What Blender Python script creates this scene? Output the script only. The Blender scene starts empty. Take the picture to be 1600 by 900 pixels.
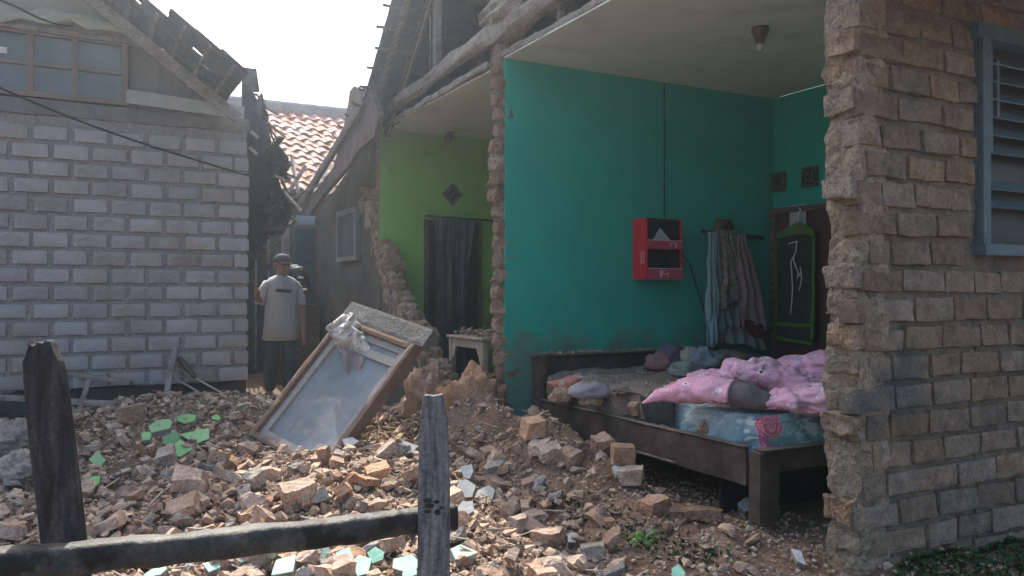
import bpy, bmesh, math, random
import numpy as np
from mathutils import Vector, Matrix, noise, Euler

S = bpy.context.scene
COL = S.collection
R = math.radians
rnd = random.Random(7)

# ------------------------------------------------------------------ camera
CAM_H = 1.15
AZ = R(61.98)
FPX = 1277.0
FW = Vector((math.cos(AZ), math.sin(AZ), 0)); RT = Vector((math.sin(AZ), -math.cos(AZ), 0))
cam_d = bpy.data.cameras.new('camera'); cam = bpy.data.objects.new('camera', cam_d); COL.objects.link(cam)
cam.location = (0, 0, CAM_H); cam.rotation_euler = (R(90.22), 0, AZ - R(90))
cam_d.lens = FPX / 1600 * 36; cam_d.sensor_width = 36; cam_d.clip_start = 0.05; cam_d.clip_end = 1000
S.camera = cam
# ------------------------------------------------------------------ world, sun, exposure
SUN = Vector((0.14, 0.85, 1.0)).normalized()
w = bpy.data.worlds.new('World'); S.world = w; w.use_nodes = True
nt = w.node_tree; bg = nt.nodes['Background']
sky = nt.nodes.new('ShaderNodeTexSky'); sky.sky_type = 'NISHITA'; sky.sun_disc = False
sky.sun_elevation = math.asin(SUN.z); sky.sun_rotation = math.atan2(SUN.x, SUN.y)
sky.air_density = 1.2; sky.dust_density = 6.0; sky.ozone_density = 1.0
nt.links.new(sky.outputs[0], bg.inputs[0]); bg.inputs[1].default_value = 0.15
sl = bpy.data.lights.new('sun', 'SUN'); sl.energy = 3.3; sl.angle = R(0.5); sl.color = (1.0, 0.93, 0.84)
so = bpy.data.objects.new('sun', sl); COL.objects.link(so)
so.rotation_euler = (-SUN).to_track_quat('-Z', 'Y').to_euler(); so.location = (0, 0, 20)
S.view_settings.view_transform = 'Standard'; S.view_settings.look = 'None'
S.view_settings.gamma = 1.0; S.view_settings.exposure = 1.38

# ------------------------------------------------------------------ helpers
def P(px, py, t):
    return Vector((0, 0, CAM_H)) + t * (FW + RT * ((px - 800) / FPX) + Vector((0, 0, (455 - py) / FPX)))
def onX(px, py, X):
    return P(px, py, X / (FW.x + RT.x * (px - 800) / FPX))
def onY(px, py, Y):
    return P(px, py, Y / (FW.y + RT.y * (px - 800) / FPX))
def V(*a): return Vector(a)
def tag(o, label=None, cat=None, group=None, kind=None):
    if label: o['label'] = label
    if cat: o['category'] = cat
    if group: o['group'] = group
    if kind: o['kind'] = kind
    elif cat: o['kind'] = 'thing'
    return o
def thing(name, loc, label, cat, group=None):
    o = bpy.data.objects.new(name, None); COL.objects.link(o); o.location = loc
    o.empty_display_size = 0.1
    return tag(o, label, cat, group)
WPOS = {}
def wloc(o):
    l = Vector(o.location)
    if o.parent: l = l + wloc(o.parent)
    return l
class MB:
    def __init__(s): s.v = []; s.f = []; s.sm = []
    def add(s, vs, fs, smooth=False):
        b = len(s.v); s.v += [tuple(v) for v in vs]
        for f in fs: s.f.append(tuple(b + i for i in f)); s.sm.append(smooth)
    def box(s, a, b, M=None):
        x0, y0, z0 = a; x1, y1, z1 = b
        vs = [V(x, y, z) for x in (x0, x1) for y in (y0, y1) for z in (z0, z1)]
        if M is not None: vs = [M @ v for v in vs]
        s.add(vs, [(0, 1, 3, 2), (4, 6, 7, 5), (0, 4, 5, 1), (2, 3, 7, 6), (0, 2, 6, 4), (1, 5, 7, 3)])
    def rbox(s, c, sz, n, amp=0.004, freq=9.0, seed=0, M=None, rounding=0.004):
        # box subdivided on every face and displaced by noise; positions are shared
        idx = {}; vs = []; fs = []
        sz = V(*sz); c = V(*c)
        def vert(i, j, k):
            key = (i, j, k)
            if key in idx: return idx[key]
            q = V(i / n[0] * 2 - 1, j / n[1] * 2 - 1, k / n[2] * 2 - 1)
            p = V(q.x * sz.x / 2, q.y * sz.y / 2, q.z * sz.z / 2)
            edge = sum(1 for a in q if abs(a) > .999)
            if edge >= 2:
                for a in range(3):
                    if abs(q[a]) > .999: p[a] -= math.copysign(rounding, q[a])
            p = p + noise.noise_vector((p + c * .37) * freq + V(seed * 3.1, seed * 1.7, seed)) * amp + noise.noise_vector((p + c * .37) * freq * 3.3 + V(seed, 5, 9)) * amp * .4
            p = p + c
            if M is not None: p = M @ p
            idx[key] = len(vs); vs.append(p); return idx[key]
        for ax in range(3):
            a1, a2 = (ax + 1) % 3, (ax + 2) % 3
            for side in (0, n[ax]):
                for i in range(n[a1]):
                    for j in range(n[a2]):
                        q = []
                        for (di, dj) in ((0, 0), (1, 0), (1, 1), (0, 1)):
                            k = [0, 0, 0]; k[ax] = side; k[a1] = i + di; k[a2] = j + dj
                            q.append(vert(*k))
                        fs.append(tuple(q) if side else tuple(q[::-1]))
        s.add(vs, fs)
    def beam(s, p0, p1, w, h, up=V(0, 0, 1), n=None, amp=0.0, seed=0):
        p0 = Vector(p0); p1 = Vector(p1); d = (p1 - p0); L = d.length; d.normalize()
        x = d.cross(up)
        if x.length < 1e-3: x = d.cross(V(1, 0, 0))
        x.normalize(); z = x.cross(d)
        M = Matrix((x, d, z)).transposed().to_4x4(); M.translation = (p0 + p1) / 2
        if n: s.rbox((0, 0, 0), (w, L, h), (2, n, 2), amp, 6.0, seed, M, rounding=min(w, h) * .08)
        else: s.box((-w / 2, -L / 2, -h / 2), (w / 2, L / 2, h / 2), M)
    def tube(s, pts, r, sides=8, smooth=True, cap=True):
        pts = [Vector(p) for p in pts]; rs = r if isinstance(r, (list, tuple)) else [r] * len(pts)
        s.loft(pts, [(a, a) for a in rs], V(.13, .21, 1).normalized(), sides, 0, 0, smooth)
    def loft(s, cs, rr, up=V(0, 0, 1), sides=16, amp=0.0, seed=0, smooth=True, freq=6.0, power=2.0):
        cs = [Vector(c) for c in cs]; vs = []
        for i, c in enumerate(cs):
            d = (cs[min(i + 1, len(cs) - 1)] - cs[max(i - 1, 0)]).normalized()
            x = d.cross(up)
            if x.length < 1e-3: x = d.cross(V(0, 1, 0))
            x.normalize(); z = x.cross(d)
            for k in range(sides):
                a = 2 * math.pi * k / sides; ca, sa = math.cos(a), math.sin(a)
                e = 2 / power
                o = x * (math.copysign(abs(ca) ** e, ca) * rr[i][0]) + z * (math.copysign(abs(sa) ** e, sa) * rr[i][1])
                p = c + o
                if amp:
                    nn = noise.noise(p * freq + V(seed, seed * 2, 3)) + .5 * noise.noise(p * freq * 2.7 + V(seed, 1, 3))
                    p = p + o.normalized() * nn * amp
                vs.append(p)
        n = len(cs); fs = []
        for i in range(n - 1):
            for k in range(sides):
                k2 = (k + 1) % sides
                fs.append((i * sides + k, i * sides + k2, (i + 1) * sides + k2, (i + 1) * sides + k))
        fs.append(tuple(range(sides))[::-1]); fs.append(tuple((n - 1) * sides + k for k in range(sides)))
        s.add(vs, fs, smooth)
    def prism(s, pts, ext):      # polygon (list of Vector), extruded by vector ext
        n = len(pts); vs = list(pts) + [p + ext for p in pts]
        fs = [tuple(range(n))[::-1], tuple(range(n, 2 * n))] + [(i, (i + 1) % n, n + (i + 1) % n, n + i) for i in range(n)]
        s.add(vs, fs)
    def grid(s, fn, nu, nv, smooth=True):
        vs = [fn(i / nu, j / nv) for j in range(nv + 1) for i in range(nu + 1)]
        fs = [(j * (nu + 1) + i, j * (nu + 1) + i + 1, (j + 1) * (nu + 1) + i + 1, (j + 1) * (nu + 1) + i) for j in range(nv) for i in range(nu)]
        s.add(vs, fs, smooth)
    def mesh(s, name, mat):
        me = bpy.data.meshes.new(name); me.from_pydata(s.v, [], s.f)
        me.polygons.foreach_set('use_smooth', s.sm); me.materials.append(mat); me.update()
        return me
    def build(s, name, mat, parent=None, loc=None):
        base = wloc(parent) if parent else Vector((0, 0, 0))
        L = Vector(loc) if loc is not None else base
        if loc is None and parent is None:
            a = np.array(s.v); L = Vector(((a[:, 0].min() + a[:, 0].max()) / 2, (a[:, 1].min() + a[:, 1].max()) / 2, a[:, 2].min()))
        s.v = [(v[0] - L.x, v[1] - L.y, v[2] - L.z) for v in s.v]
        o = bpy.data.objects.new(name, s.mesh(name, mat)); COL.objects.link(o)
        if parent: o.parent = parent
        o.location = L - base
        return o
def fixn(o):
    bm = bmesh.new(); bm.from_mesh(o.data); bmesh.ops.recalc_face_normals(bm, faces=bm.faces); bm.to_mesh(o.data); bm.free(); return o
def inst(name, me, loc, rot=(0, 0, 0), scale=(1, 1, 1), parent=None):
    o = bpy.data.objects.new(name, me); COL.objects.link(o)
    if parent: o.parent = parent; loc = Vector(loc) - wloc(parent)
    o.location = loc; o.rotation_euler = rot; o.scale = scale
    return o
def solid(o, t, offset=0):
    m = o.modifiers.new('thickness', 'SOLIDIFY'); m.thickness = t; m.offset = offset; return o

# ------------------------------------------------------------------ materials
def mat(name, cols, scale=6.0, rough=0.9, bump=0.4, bscale=30.0, rand=0.18, bdist=0.01, spec=0.3, dust=0.0,
        dustcol=(.30, .23, .17), stretch=None, patch=None, metallic=0.0, world=False, hue=0.0, speck=None, lowdirt=None):
    m = bpy.data.materials.new(name); m.use_nodes = True; t = m.node_tree; N = t.nodes; L = t.links
    b = N['Principled BSDF']; b.inputs['Roughness'].default_value = rough; b.inputs['Metallic'].default_value = metallic
    b.inputs['Specular IOR Level'].default_value = spec
    tc = N.new('ShaderNodeTexCoord'); oi = N.new('ShaderNodeObjectInfo')
    vm = N.new('ShaderNodeVectorMath'); vm.operation = 'ADD'
    cmb = N.new('ShaderNodeMath'); cmb.operation = 'MULTIPLY'; cmb.inputs[1].default_value = 0.0 if world else 31.0
    L.new(oi.outputs['Random'], cmb.inputs[0])
    geo = N.new('ShaderNodeNewGeometry')
    L.new(geo.outputs['Position'] if world else tc.outputs['Object'], vm.inputs[0]); L.new(cmb.outputs[0], vm.inputs[1])
    vec = vm.outputs[0]
    if stretch:
        mp = N.new('ShaderNodeVectorMath'); mp.operation = 'MULTIPLY'; mp.inputs[1].default_value = stretch
        L.new(vec, mp.inputs[0]); vec = mp.outputs[0]
    n1 = N.new('ShaderNodeTexNoise'); n1.inputs['Scale'].default_value = scale; n1.inputs['Detail'].default_value = 8; n1.inputs['Roughness'].default_value = .65
    L.new(vec, n1.inputs['Vector'])
    cr = N.new('ShaderNodeValToRGB'); L.new(n1.outputs['Fac'], cr.inputs[0])
    els = cr.color_ramp.elements
    k = len(cols)
    while len(els) < k: els.new(.5)
    for i, c in enumerate(cols):
        els[i].position = .32 + .36 * i / max(1, k - 1); els[i].color = (*c, 1)
    col = cr.outputs[0]
    def mix(fac, a, bb, mode='MIX'):
        mx = N.new('ShaderNodeMix'); mx.data_type = 'RGBA'; mx.blend_type = mode
        if isinstance(fac, float): mx.inputs[0].default_value = fac
        else: L.new(fac, mx.inputs[0])
        for sock, val in ((mx.inputs[6], a), (mx.inputs[7], bb)):
            if isinstance(val, tuple): sock.default_value = (*val, 1)
            else: L.new(val, sock)
        return mx.outputs[2]
    if patch:    # (colour, noise scale, threshold, width)
        pn = N.new('ShaderNodeTexNoise'); pn.inputs['Scale'].default_value = patch[1]; pn.inputs['Detail'].default_value = 5
        L.new(geo.outputs['Position'], pn.inputs['Vector'])
        mr = N.new('ShaderNodeMapRange'); mr.inputs[1].default_value = patch[2]; mr.inputs[2].default_value = patch[2] + patch[3]
        L.new(pn.outputs['Fac'], mr.inputs[0]); col = mix(mr.outputs[0], col, patch[0])
    if speck is None: speck = .35 if bump >= .6 else (.15 if bump >= .25 else 0)
    if speck:
        sn = N.new('ShaderNodeTexNoise'); sn.inputs['Scale'].default_value = 75; sn.inputs['Detail'].default_value = 4; sn.inputs['Roughness'].default_value = .7; L.new(tc.outputs['Object'], sn.inputs['Vector'])
        mr = N.new('ShaderNodeMapRange'); mr.inputs[1].default_value = .35; mr.inputs[2].default_value = .65; mr.inputs[3].default_value = 1 - speck; mr.inputs[4].default_value = 1 + speck
        L.new(sn.outputs['Fac'], mr.inputs[0]); h0 = N.new('ShaderNodeHueSaturation'); L.new(mr.outputs[0], h0.inputs['Value']); L.new(col, h0.inputs['Color']); col = h0.outputs[0]
    if lowdirt:   # splashed dirt low on a wall: (colour, height)
        sp = N.new('ShaderNodeSeparateXYZ'); L.new(geo.outputs['Position'], sp.inputs[0]); dn = N.new('ShaderNodeTexNoise'); dn.inputs['Scale'].default_value = 4; dn.inputs['Detail'].default_value = 7; L.new(geo.outputs['Position'], dn.inputs['Vector'])
        ma = N.new('ShaderNodeMath'); ma.operation = 'MULTIPLY_ADD'; ma.inputs[1].default_value = -1.1; L.new(dn.outputs['Fac'], ma.inputs[0]); L.new(sp.outputs[2], ma.inputs[2])
        mr = N.new('ShaderNodeMapRange'); mr.inputs[1].default_value = lowdirt[1] - .45; mr.inputs[2].default_value = lowdirt[1] - .75; mr.inputs[4].default_value = .75; L.new(ma.outputs[0], mr.inputs[0]); col = mix(mr.outputs[0], col, lowdirt[0])
    if dust:
        sp = N.new('ShaderNodeSeparateXYZ'); L.new(geo.outputs['Normal'], sp.inputs[0])
        mr = N.new('ShaderNodeMapRange'); mr.inputs[1].default_value = .35; mr.inputs[2].default_value = .95; mr.inputs[4].default_value = dust
        L.new(sp.outputs[2], mr.inputs[0]); col = mix(mr.outputs[0], col, dustcol)
    if rand:
        hs = N.new('ShaderNodeHueSaturation'); mr = N.new('ShaderNodeMapRange'); mr.inputs[3].default_value = 1 - rand; mr.inputs[4].default_value = 1 + rand
        L.new(oi.outputs['Random'], mr.inputs[0]); L.new(mr.outputs[0], hs.inputs['Value']); L.new(col, hs.inputs['Color'])
        fr = N.new('ShaderNodeMath'); fr.operation = 'MULTIPLY'; fr.inputs[1].default_value = 7.31
        fr2 = N.new('ShaderNodeMath'); fr2.operation = 'FRACT'; L.new(oi.outputs['Random'], fr.inputs[0]); L.new(fr.outputs[0], fr2.inputs[0])
        mr2 = N.new('ShaderNodeMapRange'); mr2.inputs[3].default_value = 1 - rand * 1.2; mr2.inputs[4].default_value = 1 + rand * .8
        L.new(fr2.outputs[0], mr2.inputs[0]); L.new(mr2.outputs[0], hs.inputs['Saturation']); col = hs.outputs[0]
    L.new(col, b.inputs['Base Color'])
    if bump:
        n2 = N.new('ShaderNodeTexNoise'); n2.inputs['Scale'].default_value = bscale; n2.inputs['Detail'].default_value = 6; n2.inputs['Roughness'].default_value = .7
        L.new(vec, n2.inputs['Vector'])
        bp = N.new('ShaderNodeBump'); bp.inputs['Strength'].default_value = bump; bp.inputs['Distance'].default_value = bdist
        L.new(n2.outputs['Fac'], bp.inputs['Height']); L.new(bp.outputs[0], b.inputs['Normal'])
    m['_'] = 1
    return m
def nodes_of(m): return m.node_tree.nodes, m.node_tree.links

BRICK = mat('tan_brick', [(.14, .105, .073), (.22, .17, .118), (.30, .235, .165)], 14, bump=1.0, bscale=45, rand=.20, bdist=.02,
            patch=((.10, .11, .108), 1.7, .54, .10), speck=.2)
MORTAR = mat('mortar', [(.13, .112, .088), (.23, .195, .15)], 12, bump=1.0, bscale=40, rand=0, bdist=.02, patch=((.09, .10, .10), 1.7, .50, .16), speck=.2)
MORTAR_PALE = mat('pale_mortar', [(.21, .175, .13), (.32, .27, .205)], 16, bump=1.0, bscale=40, rand=.12, bdist=.025)
BROKEN = mat('broken_brick_face', [(.20, .135, .09), (.31, .22, .15), (.41, .315, .23)], 16, bump=1.0, bscale=45, rand=.16, bdist=.03)
BLOCK = mat('grey_block', [(.33, .33, .34), (.40, .395, .40)], 9, bump=.35, bscale=60, rand=.12, bdist=.006, patch=((.33, .30, .26), 1.6, .50, .16), speck=.14)
BLOCKMORT = mat('grey_mortar', [(.24, .235, .235), (.30, .29, .28)], 10, bump=.6, bscale=30, rand=0)
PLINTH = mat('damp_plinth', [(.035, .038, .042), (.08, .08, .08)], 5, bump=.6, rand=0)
TORN = mat('torn_clay_mortar', [(.26, .19, .14), (.38, .29, .22), (.46, .37, .29)], 16, bump=1.0, bscale=40, rand=.12, bdist=.025)
GREYCONC = mat('grey_render', [(.12, .115, .105), (.19, .18, .165)], 6, bump=.8, bscale=28, rand=.1, bdist=.015)
CONC = mat('rough_concrete', [(.16, .145, .13), (.27, .245, .215), (.34, .31, .27)], 9, bump=1.0, bscale=28, rand=.1, bdist=.02)
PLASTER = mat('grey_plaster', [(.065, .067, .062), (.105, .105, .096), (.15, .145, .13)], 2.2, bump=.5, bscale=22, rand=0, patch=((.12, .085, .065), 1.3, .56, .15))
TEAL = mat('teal_paint', [(.004, .34, .275), (.006, .42, .34)], 1.8, rough=.7, bump=.2, bscale=18, rand=0, patch=((.008, .37, .30), 5, .54, .05), lowdirt=((.12, .17, .13), .75), speck=.05)
GREEN = mat('green_paint', [(.20, .42, .09), (.23, .48, .11)], 1.5, rough=.75, bump=.2, bscale=18, rand=0, patch=((.17, .34, .09), 4, .60, .1), lowdirt=((.16, .18, .10), .9), speck=.05)
CEIL = mat('ceiling_board', [(.56, .62, .57), (.64, .69, .63)], 2.0, rough=.9, bump=.1, rand=.05, patch=((.46, .48, .42), 2.5, .56, .2))
WOODD = mat('dark_wood', [(.055, .04, .033), (.12, .09, .075), (.17, .13, .11)], 6, bump=.5, bscale=25, rand=.2, stretch=(6, 1, 6))
WOODG = mat('weathered_wood', [(.14, .125, .11), (.25, .225, .20), (.32, .29, .25)], 8, bump=.6, bscale=30, rand=.25)
WOODP = mat('pale_wood', [(.36, .29, .21), (.52, .43, .33)], 9, bump=.4, bscale=30, rand=.25)
WOODR = mat('reddish_frame_wood', [(.13, .082, .062), (.22, .145, .11)], 9, bump=.5, bscale=30, rand=.1, dust=.3)
BEDW = mat('brown_bed_wood', [(.055, .036, .028), (.09, .062, .048), (.14, .105, .083)], 7, rough=.6, bump=.25, bscale=25, rand=.06, dust=.75, dustcol=(.22, .175, .14), patch=((.13, .105, .085), 5, .56, .12))
CHAR = mat('charred_wood', [(.012, .012, .014), (.03, .03, .034), (.085, .08, .075)], 7, rough=.8, bump=1.0, bscale=16, rand=.1, stretch=(5, 5, .7), bdist=.02)
GREYPOST = mat('weathered_grey_post', [(.05, .052, .058), (.13, .135, .145), (.22, .225, .23)], 9, rough=.85, bump=1.0, bscale=16, rand=.1, stretch=(6, 6, .6), bdist=.012)
BAMBOO = mat('old_dark_bamboo', [(.010, .011, .011), (.035, .038, .036), (.10, .10, .088)], 5, rough=.55, bump=.9, bscale=18, rand=0, bdist=.01, patch=((.008, .009, .009), 7, .54, .05))
SOIL = mat('brown_earth', [(.13, .078, .05), (.215, .135, .088), (.32, .22, .15)], 3.0, bump=1.0, bscale=24, rand=0, bdist=.04, patch=((.20, .155, .12), .9, .48, .14))
RUB = mat('rubble_brick', [(.28, .165, .11), (.45, .295, .205), (.57, .43, .33)], 9, bump=1.0, bscale=35, rand=.26, bdist=.014, dust=.45, dustcol=(.42, .32, .24))
RUBG = mat('rubble_grey', [(.20, .185, .165), (.31, .285, .25), (.42, .38, .33)], 9, bump=.9, bscale=35, rand=.22, bdist=.012, dust=.3, dustcol=(.38, .30, .23))
CLAY = mat('pale_clay', [(.30, .17, .105), (.44, .27, .175), (.52, .36, .25)], 5, bump=1.0, bscale=20, rand=.1, bdist=.03)
GPL = mat('green_plaster_face', [(.22, .42, .18), (.28, .50, .23)], 9, bump=.5, rand=.14, patch=((.32, .38, .26), 7, .60, .06), speck=.1)
MINT = mat('mint_plaster_face', [(.28, .54, .41), (.38, .66, .52)], 9, bump=.5, rand=.14, patch=((.46, .44, .36), 7, .58, .08), speck=.1)
WPL = mat('pale_plaster_face', [(.40, .40, .38), (.55, .55, .52)], 6, bump=.3, rand=.12)
TILE = mat('terracotta_tile', [(.24, .07, .038), (.36, .125, .075), (.42, .20, .135)], 10, rough=.7, bump=.4, rand=.28)
TILED = mat('old_dark_tile', [(.07, .05, .045), (.13, .095, .085)], 8, bump=.6, rand=.25)
TILEGR = mat('grey_old_tile', [(.07, .07, .072), (.12, .12, .12)], 8, bump=.6, rand=.2)
BLUEW = mat('faded_blue_wood', [(.055, .09, .105), (.09, .135, .155)], 9, rough=.6, bump=.3, rand=.08)
GRASS = mat('grass_blade', [(.015, .035, .012), (.035, .07, .02)], 20, rough=.6, bump=0, rand=.3)
METALR = mat('red_shelf_board', [(.50, .018, .03), (.58, .025, .04)], 3, rough=.4, bump=0, rand=0)
PINKSIDE = mat('dusty_pink_board', [(.42, .05, .12), (.5, .07, .15)], 3, rough=.5, bump=0, rand=0)
BLACK = mat('black_plastic', [(.012, .012, .013), (.025, .025, .027)], 5, rough=.5, bump=0, rand=0)
WHITE = mat('white_print', [(.7, .7, .68), (.78, .78, .76)], 5, rough=.5, bump=0, rand=0)
def cloth(name, cols, **k): return mat(name, cols, k.pop('scale', 9), rough=.95, bump=k.pop('bump', .3), bscale=k.pop('bscale', 120), rand=0, spec=.1, bdist=.003, **k)

# ------------------------------------------------------------------ ground
def g(x, y, x0, y0, sx, sy, a): return a * math.exp(-((x - x0) / sx) ** 2 - ((y - y0) / sy) ** 2)
def sst(a, b, x):
    t = min(1, max(0, (x - a) / (b - a))); return t * t * (3 - 2 * t)
def H(x, y):
    z = .0
    z += g(x, y, .75, 6.5, 1.1, .8, .30) + g(x, y, -.9, 6.3, 1.3, 1.1, .16) + g(x, y, 1.9, 6.1, .9, 1.2, .12)
    z += g(x, y, .7, 4.4, .9, .8, .07) + g(x, y, 1.6, 4.6, .7, .6, .08)
    z += g(x, y, 2.98, 5.85, .30, .30, .44) + g(x, y, 2.85, 6.55, .28, .4, .18)
    bank = sst(2.12, 2.45, x) * (1 - sst(2.66, 2.96, x)) * sst(1.9, 3.0, y) * (1 - sst(5.6, 6.2, y))
    z += bank * (.05 + .23 * sst(3.0, 4.5, y)) * (1 + .5 * noise.noise(V(x * 4, y * 4, 11)))
    z -= g(x, y, 2.0, 3.2, .22, 1.0, .06)
    inside = sst(2.7, 3.0, x) * sst(2.2, 2.5, y) * (1 - sst(8.2, 8.6, y))
    z -= .05 * inside * (1 - sst(3.9, 4.8, y))
    far = 1 - sst(8, 12, math.hypot(x - 1, y - 5))
    nz = noise.noise(V(x * 1.7, y * 1.7, 0)) * .05 + noise.noise(V(x * 5, y * 5, 3)) * .035 + noise.noise(V(x * 13, y * 13, 7)) * .018 + noise.noise(V(x * 31, y * 31, 9)) * .008
    return z + nz * (.35 if inside > .5 else 1) * far
def hit(px, py, lift=0.0):
    t = 1.0
    d = P(px, py, 1) - V(0, 0, CAM_H)
    while t < 15:
        p = V(0, 0, CAM_H) + d * t
        if p.z < H(p.x, p.y) + lift: return p
        t += .02
    return p
def axis(a, b, step, far):
    xs = list(np.arange(a, b, step)); o = []
    k = step
    lo = [a]; hi = [b]
    while lo[-1] > -far: k *= 1.5; lo.append(lo[-1] - k)
    k = step
    while hi[-1] < far: k *= 1.5; hi.append(hi[-1] + k)
    return sorted(lo[1:]) + xs + hi
XS = axis(-1.6, 4.6, .028, 300); YS = axis(1.6, 9.0, .028, 300)
vs = [(x, y, H(x, y)) for y in YS for x in XS]; nx = len(XS)
fs = [(j * nx + i, j * nx + i + 1, (j + 1) * nx + i + 1, (j + 1) * nx + i) for j in range(len(YS) - 1) for i in range(nx - 1)]
m = MB(); m.add(vs, fs, False); tag(m.build('ground', SOIL, loc=(0, 0, 0)), kind='structure')

# ------------------------------------------------------------------ brick meshes
def brick_variants(lengths, depth, height, matl, n=3, amp=.005, seed=0, tag_=''):
    d = {}
    for L in lengths:
        d[L] = []
        for k in range(n):
            b = MB(); b.rbox((0, 0, 0), (L, depth, height), (12 if L > .15 else 6, 3, 5), amp, 9, seed + k * 7 + L * 50, rounding=.003)
            d[L].append(b.mesh('brick', matl))
    return d

# ------------------------------------------------------------------ right brick wall (front wall of the house)
YB = 2.243; TH = .17
W = thing('brick_wall', (2.8, YB, 0), 'bare tan brick wall at the right edge, broken off along its left end', 'wall')
WX0, WX1, WZ0, WZ1 = 3.56, 4.42, 1.33, 2.33       # window opening
ROW = .12
m = MB()
for (a, b, c, d) in ((2.85, WX0, -.1, 3.0), (WX1, 5.6, -.1, 3.0), (WX0, WX1, -.1, WZ0), (WX0, WX1, WZ1, 3.0)):
    m.rbox(((a + b) / 2, YB + TH / 2 + .010, (c + d) / 2), (b - a + .004, TH - .02, d - c + .004), (max(2, int((b - a) / .03)), 3, int((d - c) / .03)), .014, 11, 3, rounding=0)
m.build('mortar', MORTAR, W)
m = MB(); m.box((2.9, YB + TH + .002, 0), (5.49, YB + TH + .014, 2.87)); m.build('plaster', TEAL, W)
LB = [.27, .24, .20, .13]; bv = brick_variants(LB, TH * .55, .098, BRICK, 4, .008)
r_ = random.Random(3)
row = 0; z = -.06
while z < 2.85:
    x = 2.80 + .035 * math.sin(row * 1.9) + r_.uniform(-.02, .03); first = True
    while x < 4.75:
        L = r_.choice([.27, .27, .24, .24, .20]) if not first else (.13 if row % 2 else .24)
        first = False
        if x + L > 4.9: break
        zc = z + .049
        clash = (x + L > WX0 - .01 and x < WX1 + .01 and zc + .05 > WZ0 and zc - .05 < WZ1)
        if clash:
            if x < WX0 - .10 : L = .13 if WX0 - x < .2 else .20
            else: x = max(x, WX1 + .015) if x >= WX0 - .10 else x; 
            if x < WX0 and x + L > WX0: x = WX0 - .14; L = .13
            if x + L > WX0 and x < WX1: x = WX1 + .015; continue
        inst('brick', r_.choice(bv[L]), (x + L / 2, YB + TH * .275 - .003 + r_.uniform(-.004, .005), zc + r_.uniform(-.003, .003)),
             (-.05 + r_.uniform(-.03, .03), r_.uniform(-.015, .015) + (.012 if row % 3 else -.01), r_.uniform(-.02, .02)), (1, 1, r_.uniform(.92, 1.06)), W)
        x += L + r_.uniform(.003, .016)
    z += ROW; row += 1
# broken end of the wall: torn brick and mortar, one lump per course
m = MB()
m.rbox((2.865, YB + TH / 2 + .004, 1.45), (.15, TH - .006, 3.1), (6, 10, 170), .03, 9, 4, rounding=.0)
m.build('torn_mortar', MORTAR_PALE, W)
for i in range(25):
    z = -.04 + i * ROW
    b = MB()
    b.rbox((2.862 + .022 * math.sin(i * 2.3) - .006 * (i % 2), YB + TH / 2 + .006 + .008 * math.sin(i * 3.7), z + .05), (.155, TH - .016 - .02 * (i % 3 == 0), ROW * (.66 if i % 2 else .80)), (8, 14, 8), .015, 15, i, rounding=.002)
    b.v = [(v[0] - (.022 if i % 4 == 1 else (-.012 if i % 4 == 3 else .006)) , v[1], v[2]) for v in b.v]
    b.build('broken_brick', BROKEN if i % 3 != 1 else MORTAR_PALE, W)

# louvred window in the brick wall
WN = thing('louvre_window', (WX0, YB, WZ0), 'faded blue wooden louvre window set in the brick wall at the right edge', 'window')
m = MB(); yy = YB - .02
m.box((WX0 + .0, yy, WZ0 + .03), (WX0 + .055, yy + .1, WZ1)); m.box((WX1 - .055, yy, WZ0 + .03), (WX1, yy + .1, WZ1))
m.box((WX0 - .04, yy - .006, WZ1 - .05), (WX1 + .04, yy + .104, WZ1 + .02)); m.build('frame', BLUEW, WN)
m = MB(); m.box((WX0 - .03, yy - .03, WZ0 - .02), (WX1 + .03, yy + .1, WZ0 + .03)); m.build('sill', BLUEW, WN)
m = MB(); m.box((WX0 + .095, yy + .03, WZ0 + .45), (WX0 + .12, yy + .07, WZ1 - .05)); m.box((WX0 + .16, yy + .035, WZ0 + .62), (WX0 + .18, yy + .068, WZ1 - .12)); m.build('mullion', BLUEW, WN)
for k in range(9):
    zz = WZ1 - .12 - k * .082
    if k == 6: continue
    b = MB(); M_ = Matrix.Translation((0, yy + .06, zz)) @ Matrix.Rotation(R(38), 4, 'X')
    b.box((WX0 + .057, -.035, -.004), (WX1 - .057, .035, .004), M_); b.build('slat', BLUEW, WN)
GLASSD = mat('dark_room_glass', [(.01, .012, .014), (.018, .02, .022)], 3, rough=.45, bump=0, rand=0, spec=.5)  # black colour puts the dark room behind the slats into the pane
m = MB(); m.box((WX0 + .055, yy + .105, WZ0 + .03), (WX1 - .055, yy + .112, WZ1 - .05)); m.build('pane', GLASSD, WN)

# ------------------------------------------------------------------ inner walls of the open rooms
T0, T1 = 5.35, 5.50
PW = thing('partition_wall', (2.8, T0, 0), 'teal painted inner wall of the bedroom, its broken brick end facing out', 'wall')
m = MB()
jag = [V(2.79 + .012 * noise.noise(V(k * .9, 1, 0)) + .02 * max(0, noise.noise(V(k * .23, 7, 0))), T0, k * .035) for k in range(83)]
m.prism([V(5.49, T0, 0)] + jag + [V(5.49, T0, 2.87)], V(0, .02, 0)); fixn(m.build('plaster', TEAL, PW))
m = MB(); m.rbox((2.85, T0 + .098, 1.48), (.10, .11, 2.96), (4, 6, 120), .02, 10, 8, rounding=0); m.build('torn_mortar', MORTAR_PALE, PW)
m = MB(); m.box((2.86, T0 + .02, 0), (5.6, T1, 3.0)); m.build('masonry', MORTAR, PW)
m = MB(); m.box((2.86, T1 + .001, 0), (5.49, T1 + .012, 2.87)); m.build('green_plaster', GREEN, PW)
pv = []
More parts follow.
